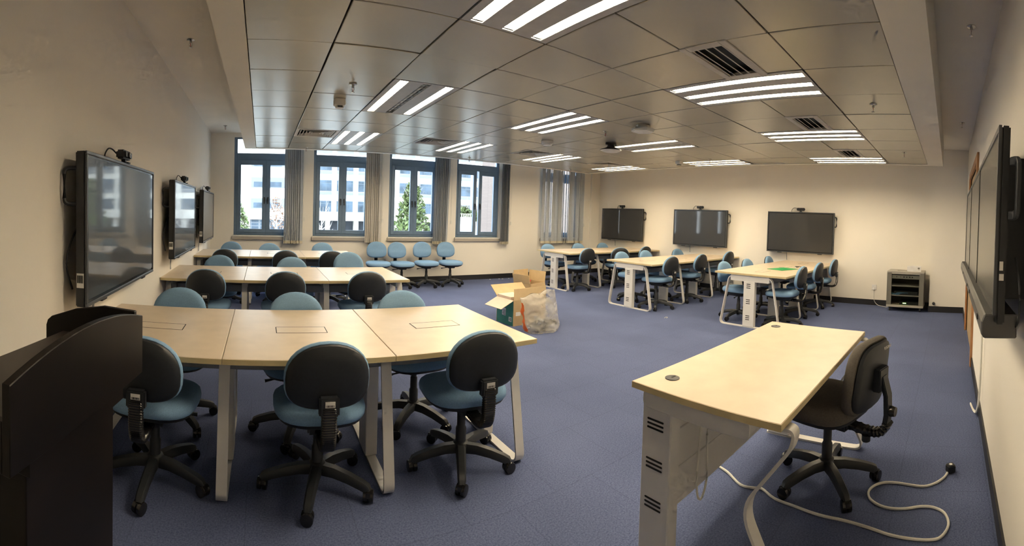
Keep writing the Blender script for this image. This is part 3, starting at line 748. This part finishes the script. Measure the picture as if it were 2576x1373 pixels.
def desk_chair():
    x, y, rz, lift = 1.95, -1.60, -.27, .04
    t = thing('office_chair', 'dark grey fabric office chair pushed under the teacher desk', 'chair', (x, y, 0))
    ol = outline(.40, .39, 3.8, .05)
    def fb(u, v, d): return Vector((u, -.255 - d + u * u * .5 - v * .12, .650 + v))
    pad(ol, [(.55, -.062), (.80, -.060), (.94, -.048), (1.0, -.026), (1.0, .0), (.97, .012)], fb).obj('backrest', 'grey_fabric', t, (0, 0, 0), (0, 0, rz), smooth=True)
    sh = pad(outline(.37, .36, 3.8, .05), [(.98, .006), (1.0, .018), (.96, .032), (.85, .038), (.55, .040)], fb).obj('back_shell', 'black_plastic', t, (0, 0, 0), (0, 0, rz), smooth=True)
    cu = bpy.data.curves.new('brand_mark', 'FONT'); cu.body = 'ELEGANT'; cu.size = .022; cu.align_x = 'CENTER'; cu.extrude = .0004
    o = bpy.data.objects.new('brand_mark', cu); COL.objects.link(o)
    me = bpy.data.meshes.new_from_object(o.evaluated_get(bpy.context.evaluated_depsgraph_get())); bpy.data.objects.remove(o)
    me.materials.clear(); me.materials.append(MATS['sticker'])
    put('brand_mark', me, sh, (.07, -.3185, .785), (math.radians(83), 0, 0))
    so = outline(.48, .46, 3.2, -.02)
    def fs_(u, v, d): return Vector((u, v + .015, .455 + d + .02 * math.cos(u * 6) - .3 * max(0, v - .08) ** 1.5))
    pad(so, [(.93, -.055), (1.0, -.030), (1.01, .0), (.985, .022), (.92, .036), (.75, .042), (.4, .040)], fs_).obj('seat', 'grey_fabric', t, (0, 0, 0), (0, 0, rz), smooth=True)
    pad(so, [(.45, -.10), (.72, -.09), (.93, -.066), (.95, -.05)], fs_).obj('seat_pan', 'black_plastic', t, (0, 0, 0), (0, 0, rz), smooth=True)
    B().box(-.07, .07, -.15, .09, .335, .385).obj('mechanism', 'black_plastic', t, (0, 0, 0), (0, 0, rz), bevel=.01)
    fine = smoothpath([(0, -.12, .362), (0, -.25, .350), (0, -.33, .365), (0, -.365, .42)], 10)
    B().sweep(fine, [(a, b) for b, a in rrect(.066, .040, .014, 3)], (1, 0, 0), scales=[1.0 + (.12 if k % 3 == 0 else -.05) for k in range(len(fine))]).obj('bellows', 'black_gloss', t, (0, 0, 0), (0, 0, rz))
    B().bar([(0, -.352, .39), (0, -.362, .46), (0, -.357, .56), (0, -.325, .66)], .026, .065, (1, 0, 0)).box(-.055, .055, -.335, -.290, .58, .70).obj('back_support', 'black_plastic', t, (0, 0, 0), (0, 0, rz), bevel=.005)
    B().lathe([(.026, 0), (.028, .012), (.024, .035)], 12, T(0, -.370, .48) @ Matrix.Rotation(math.pi / 2, 4, 'X')).obj('tension_knob', 'black_gloss', t, (0, 0, 0), (0, 0, rz), smooth=True)
    B().lathe([(.012, .31), (.024, .305), (.024, .275), (.018, .27)], 12, T(-.02, -.25, .03)).obj('tilt_knob', 'black_plastic', t, (0, 0, 0), (0, 0, rz), smooth=True)
    put('gas_lift', GM['gas_lift'], t); put('hub', GM['hub'], t)
    for k in range(5):
        p = put('base_arm', GM['arm'], t, (0, 0, 0), (0, 0, .02 + k * 2 * math.pi / 5)); put('caster', GM['caster'], p, (.283, 0, 0), (0, 0, k))
desk_chair()

# ------------------------------------------------------------------ teacher desk
t = thing('teacher_desk', 'single pale wood desk with white metal frame in the right foreground', 'desk', (0, 0, 0))
dx0, dx1, dy0, dy1, dh = .955, 2.435, -1.70, -1.03, .748
top = B().box(dx0, dx1, dy0, dy1, dh - .028, dh).obj('tabletop', 'maple', t, bevel=.002, seg=1)
e = B()
for a in ((dx0 - .001, dx0 + .001, dy0, dy1), (dx1 - .001, dx1 + .001, dy0, dy1), (dx0, dx1, dy0 - .001, dy0 + .001), (dx0, dx1, dy1 - .001, dy1 + .001)): e.box(*a, dh - .027, dh - .002)
e.obj('edge_band', 'maple_edge', top)
for x, y in ((1.10, -1.135), (2.30, -1.115)):
    g = B().lathe([(.032, dh - .001), (.032, dh + .003), (.029, dh + .004)], 24, T(x, y, 0)).obj('cable_grommet', 'black_plastic', top, smooth=True)
    B().box(x - .004, x + .022, y - .004, y + .004, dh + .0035, dh + .0048).obj('grommet_slot', 'black_line', g)
for x, s in ((dx0 + .065, 1), (dx1 - .065, -1)):
    col = B().box(x - .035, x + .035, dy1 - .19, dy1 - .04, .012, dh - .03).obj('cable_column', 'white_metal', t, bevel=.005, seg=1)
    for z in (.585, .42, .255):
        for q in range(3):
            B().prism(rrect(.085, .008, .0039, 3), -.001, .001, 'z', T(x - .0352 * s, dy1 - .11, z + (q - 1) * .0175) @ Matrix.Rotation(math.pi / 2, 4, 'Z') @ Matrix.Rotation(math.pi / 2, 4, 'X')).obj('vent_slot', 'black_line', col)
    B().prism(rrect(.50, .075, .025, 4, dy1 - .29, dh - .065), x - .038, x + .032, 'x').obj('apron', 'white_metal', t, bevel=.003, seg=1)
    p = fillet([(x, dy1 - .30, dh - .036), (x, -1.735, dh - .036), (x, -1.725, dh - .10), (x, -1.535, .385), (x, -1.745, .006), (x, dy1 - .20, .006), (x, dy1 - .03, .006)], .085, 7)
    B().bar(p, .012, .055, (1, 0, 0)).obj('leg_frame', 'white_metal', t, smooth=True)
for z0, z1 in ((.532, .70), (.360, .528), (.19, .356)):
    B().box(dx0 + .10, dx1 - .10, dy1 - .135, dy1 - .115, z0, z1).obj('modesty_panel', 'white_metal', t, bevel=.003, seg=1)
B().box(dx0 + .1, dx1 - .1, dy1 - .30, dy1 - .20, dh - .07, dh - .03).obj('support_beam', 'tray_grey', t)
pc = [(1.80, -.974), (1.771, -1.069), (1.702, -1.188), (1.712, -1.262), (1.728, -1.305), (1.680, -1.40), (1.665, -1.515), (1.648, -1.652), (1.648, -1.783), (1.631, -1.90), (1.604, -2.004), (1.593, -2.095), (1.595, -2.192), (1.621, -2.25), (1.708, -2.284), (1.797, -2.263), (1.838, -2.204), (1.837, -2.138), (1.809, -2.066), (1.797, -1.993), (1.812, -1.924), (1.854, -1.87), (1.915, -1.852), (1.973, -1.871), (2.016, -1.918), (2.03, -1.989), (2.023, -2.062), (2.019, -2.144), (2.054, -2.205), (2.115, -2.254), (2.17, -2.276)]
w = thing('power_cord', 'white power cord curling over the carpet beside the teacher desk', 'cord', (0, 0, 0))
B().tube(smoothpath([(1.30, -1.21, .70), (1.29, -1.21, .45), (1.30, -1.21, .25), (1.27, -1.20, .16), (1.23, -1.20, .25), (1.24, -1.21, .6)], 5), .0055, 6).obj('hanging_loop', 'white_cable', w, smooth=True)
B().tube(smoothpath([(x, y, .007) for x, y in pc], 4), .007, 8).obj('flex', 'white_cable', w, smooth=True)
B().prism(rrect(.05, .05, .012), .0, .045, 'z').obj('plug', 'black_plastic', w, (2.195, -2.295, 0), (0, 0, .5), bevel=.006)
B().lathe([(.010, 0), (.010, .002)], 10, T(2.195, -2.295, .045)).obj('plug_mark', 'sticker', w)

# ------------------------------------------------------------------ lectern
ang = math.atan2(.663, .086)
t = thing('lectern', 'black wooden lectern with curved front panel in the left foreground', 'lectern', (-.873, -1.19, 0), ang)
# local x along the front panel (towards the windows), local +y points to the left wall, front panel at y=0
W = .67
def arch(w, zb, ze, zm, n=14):
    out = [(-w / 2, zb)]
    out += [(w / 2, zb)]
    for k in range(n + 1):
        u = 1 - 2 * k / n
        out.append((u * w / 2, ze + (zm - ze) * (1 - u * u)))
    return out
B().prism(arch(W, .885, 1.075, 1.125), 0, .022, 'y').obj('front_panel', 'ebony', t, bevel=.002, seg=1)
B().box(-W / 2 + .02, W / 2 - .02, .022, .30, .965, .99).obj('desktop', 'ebony_top', t, bevel=.002, seg=1)
B().box(-W / 2 + .02, W / 2 - .02, .022, .30, .885, .964).obj('upper_box', 'ebony', t, bevel=.002, seg=1)
side = [(.022, .885), (.37, .885), (.375, .93), (.375, 1.00), (.368, 1.02), (.35, 1.036), (.25, 1.074), (.14, 1.095), (.022, 1.090)]
B().prism(side, W / 2 - .02, W / 2, 'x').obj('side_panel', 'ebony', t, bevel=.002, seg=1)
B().prism([(a, min(z, .995)) for a, z in side], -W / 2, -W / 2 + .02, 'x').obj('side_panel', 'ebony', t, bevel=.002, seg=1)
B().box(-W / 2 + .095, W / 2 - .095, .025, .28, .83, .884).obj('collar', 'ebony', t, bevel=.002, seg=1)
B().box(-W / 2 + .115, W / 2 - .115, .05, .26, .05, .829).obj('body', 'ebony', t, bevel=.003, seg=1)
B().box(-W / 2 + .10, W / 2 - .10, .035, .29, 0, .05).obj('plinth', 'ebony', t, bevel=.003, seg=1)

# ------------------------------------------------------------------ server rack with a white box on it
t = thing('server_rack', 'small beige server rack cabinet on casters against the far wall', 'server rack', (7.30, -1.48, 0))
hw = .33; D = .44
B().box(0, D, -hw, hw, .685, .71).box(.0, .02, -hw + .06, hw - .06, .66, .685).obj('top_panel', 'rack_grey', t, bevel=.004, seg=1)
B().box(0, D, -hw, hw, .075, .115).obj('base_panel', 'rack_grey', t, bevel=.004, seg=1)
for s in (-1, 1):
    B().box(.01, D, s * hw - .008, s * hw + .008, .115, .685, T(0, -s * .008, 0)).obj('side_panel', 'rack_dark', t)
    B().box(.0, .022, min(s * hw, s * (hw - .085)), max(s * hw, s * (hw - .085)), .115, .685).obj('door_stile', 'rack_dark', t, bevel=.003, seg=1)
B().box(D - .015, D, -hw + .015, hw - .015, .115, .685).obj('back_panel', 'rack_inside', t)
B().box(.006, .010, -hw + .085, hw - .085, .115, .66).obj('door_glass', 'smoke_glass', t)
B().lathe([(.008, 0), (.008, .01)], 10, T(0, hw - .035, .37) @ Matrix.Rotation(-math.pi / 2, 4, 'Y')).obj('lock', 'chrome', t)
for z in (.44, .27): B().box(.03, D - .02, -hw + .02, hw - .02, z, z + .018).obj('shelf', 'device_grey', t)
for x in (.05, D - .05):
    for y in (-hw + .06, hw - .06):
        c = B().lathe([(.026, -.012), (.028, 0), (.026, .012)], 14, T(x, y, .028) @ Matrix.Rotation(math.pi / 2, 4, 'X')).box(x - .015, x + .015, y - .016, y + .016, .045, .075).obj('caster', 'black_plastic', t)
a = tag(B().box(7.335, 7.70, -1.48 - .26, -1.48 + .26, .575, .645).obj('rack_amplifier', 'device_grey', None, bevel=.003, seg=1), 'grey amplifier with row of knobs at the top of the rack', 'amplifier')
kn = [(.16, .008), (.09, .006), (.03, .011), (-.02, .011), (-.07, .011), (-.12, .011)]
for yy, r in kn: B().lathe([(r, 0), (r * .9, .012)], 12, T(7.335, -1.48 + yy, .61) @ Matrix.Rotation(-math.pi / 2, 4, 'Y')).obj('knob', 'black_plastic', a)
a = tag(B().box(7.36, 7.70, -1.48 - .22, -1.48 + .20, .365, .425).obj('network_switch', 'black_plastic', None, bevel=.003, seg=1), 'black network switch on the rack shelf with blue cables', 'network switch')
a.location = (0, 0, -.077)
a2 = tag(B().box(7.36, 7.70, -1.48 - .23, -1.48 + .10, .365, .415).obj('video_recorder', 'black_plastic', None, bevel=.003, seg=1), 'black box with lit green display low in the rack', 'recorder')
a2.location = (0, 0, -.250)
B().box(7.357, 7.36, -1.48 - .02, -1.48 + .04, .385, .398).obj('display', 'led_green', a2)
bc = thing('cable_bundle', 'loose bundle of blue network cables in the rack', 'cables', (0, 0, 0))
for k in range(7):
    y0 = -1.26 - .01 * k
    B().tube(smoothpath([(7.355, -1.48 + .02 * k - .05, .325), (7.34, -1.36, .33 - .006 * k), (7.335, -1.27, .30), (7.34, -1.22, .318 - .003 * k), (7.35, -1.25, .32 - .002 * k), (7.36, -1.30 - .01 * k, .30)], 5), .004, 5).obj('strand', 'blue_cable', bc, smooth=True)
t = thing('white_carton', 'small white printed carton on top of the server rack', 'box', (7.42, -1.62, .711), .05)
B().box(-.07, .07, -.125, .125, 0, .095).obj('carton_body', 'paper_white', t, bevel=.002, seg=1)
B().box(-.0715, -.070, -.10, -.065, .05, .075).box(-.0715, -.070, -.10, -.07, .035, .042).obj('printed_mark', 'rack_dark', t)
t = tag(B().box(-.06, .06, -.09, .09, 0, .012).obj('thin_book', 'rack_grey', None, (7.52, -1.40, .711), (0, 0, .1), bevel=.002, seg=1), 'thin flat brown booklet on top of the server rack', 'booklet')
t = thing('wall_socket', 'white wall socket with plug beside the server rack', 'socket', (XR, -.84, .34))
B().box(-.012, 0, -.043, .043, -.05, .05).obj('face_plate', 'paper_white', t, bevel=.003, seg=1)
B().box(-.05, -.012, -.02, .02, -.04, .0).obj('plug', 'paper_white', t, bevel=.004)
B().tube(smoothpath([(-.04, 0, -.04), (-.035, -.002, -.12), (-.03, -.01, -.24), (-.07, -.08, -.315), (-.16, -.20, -.325), (-.30, -.30, -.31), (-.38, -.325, -.28)], 5), .005, 6).obj('lead', 'white_cable', t, smooth=True)
t = tag(B().lathe([(.026, 0), (.028, .02), (.022, .045), (.008, .05)], 14, Matrix.Rotation(-math.pi / 2, 4, 'Y')).obj('door_stop', 'black_plastic', None, (7.42, -1.99, .155), smooth=True), 'round dark door stop on the pillar beside the rack', 'door stop')

# ------------------------------------------------------------------ things on the right tables
f = thing('plastic_folder', 'flat green plastic folder on the right table', 'folder', (6.00, .32, .7515), math.radians(72))
B().box(-.15, .15, -.205, .205, 0, .003).obj('cover', 'green_folder', f, bevel=.001, seg=1)
B().box(-.148, .148, -.203, .203, .0032, .005, Matrix.Rotation(.02, 4, 'Z')).obj('flap', 'green_folder', f)
t = thing('cable_coil', 'small dark coiled lead on the right table beside the green folder', 'cable', (6.42, .235, .7515))
B().tube([(.05 * math.cos(a * .5), .03 * math.sin(a * .5), .006 + a * .0006) for a in range(24)] + [(.09, -.06, .006), (.13, -.13, .006)], .005, 6).obj('lead', 'black_plastic', t, smooth=True)
B().box(-.02, .02, -.012, .012, 0, .014).obj('connector', 'paper_white', t, (-.05, .01, 0), (0, 0, .4), bevel=.003)

# ------------------------------------------------------------------ cartons and carrier bag
def carton(name, label, loc, rz, w, d, h, mats, flaps, inner=True):
    t = thing(name, label, 'carton', loc, rz, 'open cartons on the carpet')
    th = .006
    sides = [('y', -d / 2, mats[0], w), ('x', w / 2, mats[1], d), ('y', d / 2, mats[2], w), ('x', -w / 2, mats[3], d)]
    for k, (ax, p, m, ln) in enumerate(sides):
        sg = 1 if p > 0 else -1
        if ax == 'y': b = B().box(-w / 2, w / 2, min(p, p - sg * th), max(p, p - sg * th), 0, h)
        else: b = B().box(min(p, p - sg * th), max(p, p - sg * th), -d / 2 + th, d / 2 - th, 0, h)
        wall = b.obj('carton_side', m, t)
        if flaps[k] is not None:
            a, fl, fm = flaps[k]
            # flap hinged at the top edge, a = angle from straight up, outward positive
            q = B().box(-ln / 2 + .004, ln / 2 - .004, -th / 2, th / 2, 0, fl)
            rot = {0: 0, 1: math.pi / 2, 2: math.pi, 3: -math.pi / 2}[k]
            px, py = (0, p) if ax == 'y' else (p, 0)
            o = q.obj('flap', fm, wall); o.matrix_local = T(px, py, h) @ Rz(rot) @ Matrix.Rotation(a, 4, 'X')
    B().box(-w / 2 + th, w / 2 - th, -d / 2 + th, d / 2 - th, .0, th).obj('carton_bottom', 'cardboard', t)
    return t
c1 = carton('open_carton', 'open carton with a green side on the carpet between the tables', (2.92, 2.69, 0), math.radians(5), .56, .37, .335,
            ['cardboard', 'cardboard', 'cardboard', 'carton_green'], [(-.04, .15, 'cardboard_inner'), (2.2, .20, 'rack_dark'), (.9, .21, 'cardboard_inner'), (2.0, .22, 'cardboard_pale')])
for s, (x, y, w_, h_) in enumerate(((-.2815, -.12, .06, .06), (-.2815, .02, .08, .10))):
    B().box(x, x + .0015, y - w_ / 2, y + w_ / 2, .05 + .06 * s, .05 + .06 * s + h_).obj('paper_label', 'paper_white', c1)
    lb = B()
    for k in range(4): lb.box(x - .0008, x, y - w_ * .4, y + w_ * (.1 + .07 * ((k * 3) % 4)), .06 + .06 * s + h_ * .18 * k, .065 + .06 * s + h_ * .18 * k)
    lb.obj('printed_lines', 'black_line', c1)
B().box(-.24, -.16, -.1865, -.1852, .13, .18).obj('paper_label', 'paper_white', c1)
fb = thing('flat_package', 'flat pale cardboard package lying across the open carton', 'package', (2.765, 2.70, .338), math.radians(5))
B().box(-.13, .13, -.15, .15, 0, .035).obj('package_body', 'cardboard_pale', fb, bevel=.002, seg=1)
B().box(.05, .10, -.04, -.01, .0352, .036).obj('printed_mark', 'rack_dark', fb)
c2 = carton('open_carton', 'taller plain brown open carton behind the green carton', (3.40, 3.20, 0), math.radians(14), .34, .34, .44,
            ['cardboard', 'cardboard', 'cardboard', 'cardboard'], [(2.9, .15, 'cardboard'), (.12, .16, 'cardboard_inner'), (.05, .17, 'cardboard_inner'), (.25, .13, 'cardboard_inner')])
r_ = thing('red_tools', 'bright red tool handles poking out of the brown carton', 'tools', (3.36, 3.14, 0), 0)
for k, (x, y, z) in enumerate(((-.05, -.02, .42), (.03, .04, .44))):
    B().tube([(x * .4, y, .01), (x, y, z), (x + .03, y + .02, z + .02)], .013, 8).obj('tool_handle', 'red_item', r_, smooth=True)

def bag():
    t = thing('carrier_bag', 'translucent plastic carrier bag stuffed with cables beside the cartons', 'bag', (2.86, 2.13, 0), math.radians(-8))
    nu, nv = 64, 44; b = B(); vs = []
    for j in range(nv + 1):
        v = j / nv; z = .50 * v
        hw = .255 * (1 - .06 * v) * (1 - .18 * max(0, .15 - v) / .15); hd = .135 * (1 - v) ** .55 * (1 if v > .06 else .85) + .012
        for i in range(nu):
            a = 2 * math.pi * i / nu; c, s = math.cos(a), math.sin(a)
            x = math.copysign(abs(c) ** .8, c) * hw; y = math.copysign(abs(s) ** .9, s) * hd
            nn = noise.noise(Vector((x * 9, y * 9 + 3, z * 7))) * .030 + noise.noise(Vector((x * 22, y * 22, z * 20 + 5))) * .012
            x += -.07 * v + nn * c; y += nn * (.4 + abs(s)); zz = z + (.04 * x / .2 * v) + .012 * math.sin(x * 30) * v
            vs.append((x, y, max(0.002, zz)))
    fs = [tuple(range(nu))]
    hole = {(i, j) for i in range(nu) for j in range(nv)
            if ((vs[j * nu + i][0] - .02) / .042) ** 2 + ((vs[j * nu + i][2] - .435) / .024) ** 2 < 1}
    for j in range(nv):
        for i in range(nu):
            if (i, j) in hole: continue
            fs.append((j * nu + i, j * nu + (i + 1) % nu, (j + 1) * nu + (i + 1) % nu, (j + 1) * nu + i))
    b.add(vs, fs); sk = b.obj('bag_skin', 'bag_plastic', t, smooth=True)
    # printed orange strip on the left gusset
    st = B(); n = 12
    for k in range(n + 1):
        j = 2 + int(k * (nv - 8) / n)
        for i in (30, 31, 32, 34, 36): x, y, z = vs[j * nu + i]; st.v.append((x - .004, y - .002, z))
    for k in range(n):
        for q in range(4): st.f.append((k * 5 + q, k * 5 + q + 1, k * 5 + q + 6, k * 5 + q + 5))
    st.obj('printed_strip', 'orange_print', sk, smooth=True)
    for k in range(18):
        x, y, z = random.uniform(-.15, .15), random.uniform(-.06, .05), random.uniform(.03, .17)
        pts = []
        for q in range(9):
            pts.append((x + random.uniform(-.05, .05), y + random.uniform(-.03, .03), max(.02, z + random.uniform(-.03, .03))))
        B().tube(smoothpath(pts, 4), .011, 6).obj('coiled_cable', ('black_plastic', 'grey_cable', 'rack_dark')[k % 3], t, smooth=True)
bag()

for k, (x, y) in enumerate(((4.46, 6.22), (4.70, 6.22), (4.775, 6.195), (4.945, 6.20))):
    tag(B().prism([(-.018, -.012), (.016, -.014), (.020, .010), (-.010, .013)], 0, .004).obj('paper_scrap', 'paper_white', None, (x, y, .0005), (0, 0, k * 1.3)), 'tiny white paper scrap by the skirting under the blind, %s from the chairs' % ('nearest', 'second', 'third', 'farthest')[k], 'paper scrap', 'paper scraps by the skirting')
t = thing('paper_clip', 'tiny white wire clip lying on the open carpet', 'clip', (4.78, 1.65, .003), .4)
B().tube([(-.04, -.015, 0), (.03, -.015, 0), (.045, 0, 0), (.03, .015, 0), (-.04, .015, 0)], .003, 6).obj('wire', 'white_cable', t)

# ------------------------------------------------------------------ outdoors
CX, CY, CZ, DD = -.449, -2.241, 1.426, 70.0
FY = CY + DD
t = thing('campus_building', 'pale cream building with rows of windows outside across the street', 'building', (0, FY, 0))
Zr = lambda e: CZ + DD * e
Xr = lambda u: CX + DD * u
B().box(Xr(-.026), Xr(.75), 0, 8, Zr(-.021), Zr(.30)).obj('wall', 'facade_cream', t)
B().box(Xr(-.026), Xr(.75), -1.2, 0, Zr(-.021), Zr(-.009)).obj('canopy', 'facade_cream', t)
B().box(Xr(-.026), Xr(.75), 2.5, 3, Zr(-.09), Zr(-.021)).obj('arcade_wall', 'arcade_dark', t)
for k in range(22):
    u = -.02 + k * .0333
    B().box(Xr(u), Xr(u + .0105), -.6, .2, Zr(-.09), Zr(-.021)).obj('arcade_pillar', 'facade_cream', t)
wp, pp, fp = None, None, None
def fwin(u0, u1, e0, e1, panel=True):
    w_ = B().box(Xr(u0), Xr(u1), -.06, .02, Zr(e0), Zr(e1)).obj('window', 'facade_frame', t)
    wd = (Xr(u1) - Xr(u0)); n = 3
    for k in range(n):
        a = Xr(u0) + .06 + k * (wd - .06) / n
        B().box(a, a + (wd - .06) / n - .08, -.08, -.05, Zr(e0) + .08, Zr(e0) + (Zr(e1) - Zr(e0)) * .70).obj('pane', 'facade_glass', w_)
        B().box(a, a + (wd - .06) / n - .08, -.08, -.05, Zr(e0) + (Zr(e1) - Zr(e0)) * .75, Zr(e1) - .07).obj('pane', 'facade_glass', w_)
    if panel: B().box(Xr(u0), Xr(u1), -.10, .02, Zr(e0 - .0078), Zr(e0 - .0012)).obj('spandrel_panel', 'facade_grey', t)
for k in range(13):
    u = .122 + .0505 * k
    for r in range(4):
        fwin(u, u + .0385, .0465 + .0473 * r - .0473, .0718 + .0473 * r - .0473, panel=r > 0)
for r in range(4):
    e0 = .0035 + .0473 * r
    B().box(Xr(-.024), Xr(.06), -.05, .02, Zr(e0), Zr(e0 + .0235)).obj('window', 'facade_grey', t)
    B().box(Xr(-.018), Xr(.045), -.08, .0, Zr(e0 + .002), Zr(e0 + .0135)).obj('pane', 'facade_glass', t)
B().box(Xr(-.024), Xr(.06), -.65, -.60, Zr(-.05), Zr(-.0195)).obj('shop_front', 'facade_grey', t)
for k in range(4):
    for j in range(4): B().box(Xr(-.022 + .02 * k), Xr(-.006 + .02 * k), -.68, -.64, Zr(-.049 + .0072 * j), Zr(-.0435 + .0072 * j)).obj('pane', 'facade_glass', t)
bl = thing('white_annex', 'plain white building block outside the leftmost window', 'building', (0, FY + 4, 0))
B().box(Xr(-.20), Xr(-.027), 0, 6, -6, Zr(.30)).obj('wall', 'facade_cream', bl)
B().box(Xr(-.20), Xr(-.027), -.3, 0, Zr(.02), Zr(.024)).obj('cornice', 'facade_cream', bl)
pk = thing('tiled_wing', 'pinkish tiled building wing outside the open window', 'building', (0, 24.8, 0))
B().prism([(14.33, 0), (34, 0), (34, 3), (17.0, 3)], -6, 12).obj('wall', 'pink_tiles', pk)
B().prism([(14.28, -.03), (34.05, -.03), (34.05, 3), (17.0, 3)], 12, 12.3).obj('coping', 'facade_cream', pk)
tr = thing('roof_terrace', 'low balcony with white balustrade outside the open window', 'balcony', (0, 45, 0))
tx0, tx1 = CX + 47.24 * .44, CX + 47.24 * .60
B().box(tx0, tx1, 0, 3, -4, CZ + 47.24 * -.006).obj('slab', 'facade_cream', tr)
B().box(tx0, tx1, -.1, 0.1, CZ + 47.24 * .0018, CZ + 47.24 * .003).obj('handrail', 'facade_cream', tr)
for k in range(26):
    x = tx0 + .12 + k * (tx1 - tx0 - .2) / 26
    B().box(x, x + .10, -.05, .05, CZ - .29, CZ + .09).obj('baluster', 'facade_cream', tr)
struct(B().box(-60, 90, 6.9, 90, -6.3, -6).obj('street_ground', 'street'))  # street ground outside, below the windows

def tree(name, label, x, y, z0, z1, rx, leafm, n, barkm='bark', zb=-6.0, leafs=.22, cone=.6):
    t = thing(name, label, 'tree', (x, y, zb))
    H = z1 - zb
    tk = B().tube([(0, 0, 0), (.05, .03, H * .5), (-.03, .05, H * .92)], .16, 7, scales=[1, .7, .2])
    for k in range(14):
        a = k * 2.4; h0 = (z0 - zb) + (z1 - z0) * (.1 + .75 * k / 14); rr = rx * .85 * (1 - cone * k / 14)
        tk.tube([(0, 0, h0), (rr * .5 * math.cos(a), rr * .5 * math.sin(a), h0 + .35), (rr * math.cos(a), rr * math.sin(a), h0 + .9)], .05, 5, scales=[1, .6, .25])
        for q in range(3):
            a2 = a + (q - 1) * .7
            tk.tube([(rr * .45 * math.cos(a), rr * .45 * math.sin(a), h0 + .32), (rr * .9 * math.cos(a2), rr * .9 * math.sin(a2), h0 + 1.2 + .2 * q)], .025, 4, scales=[1, .3])
    tk.obj('trunk', barkm, t)
    if n:
        c = B()
        for k in range(n):
            v = random.random(); z = (z0 - zb) + (z1 - z0) * v
            R = rx * math.sqrt(max(.02, 1 - abs(2 * v - .75) ** 2 * .55)) * (1 - cone * v)
            a = random.uniform(0, 6.283); rr = R * math.sqrt(random.random()) * random.uniform(.8, 1.1)
            p = Vector((rr * math.cos(a), rr * math.sin(a), z)); e = Euler((random.uniform(-1, 1), random.uniform(-1, 1), random.uniform(0, 6.3))).to_matrix()
            s = leafs * random.uniform(.6, 1.3)
            c.add([p + e @ Vector(q) for q in ((-s, 0, 0), (0, -s * .45, .02), (s, 0, 0), (0, s * .45, .02))], [(0, 1, 2, 3)])
        c.obj('foliage', leafm, t)['kind'] = 'stuff'
tree('leafy_tree', 'full green leafy tree outside the third window', CX + 32 * .358, CY + 32, -2.2, CZ + 32 * .072, 2.0, 'leaf_green', 2600)
tree('leafy_tree', 'green leafy tree at the left edge outside the leftmost window', CX - 36 * .062, CY + 36, -2.0, CZ + 36 * .018, 1.7, 'leaf_green', 1500, cone=.4)
tree('autumn_tree', 'sparse reddish tree outside the leftmost window', CX + 40 * .035, CY + 40, -3, CZ + 40 * .03, 1.6, 'leaf_autumn', 420, 'bark_pale', leafs=.14)
tree('bare_tree', 'leafless pale tree outside the second window', CX + 40 * .139, CY + 40, -2.8, CZ + 40 * .012, 1.7, 'leaf_green', 0, 'bark_pale')
tree('terrace_shrub', 'small green bush above the balustrade outside the open window', CX + 50 * .495, CY + 50, CZ - .4, CZ + 50 * .020, 1.5, 'leaf_green', 700, zb=-4, cone=.3)
tree('yellow_shrub', 'small yellow-green bush beside the tiled wing outside the open window', CX + 42 * .535, CY + 42, CZ - .6, CZ + 42 * .012, .5, 'leaf_green', 300, zb=-4, cone=.3)
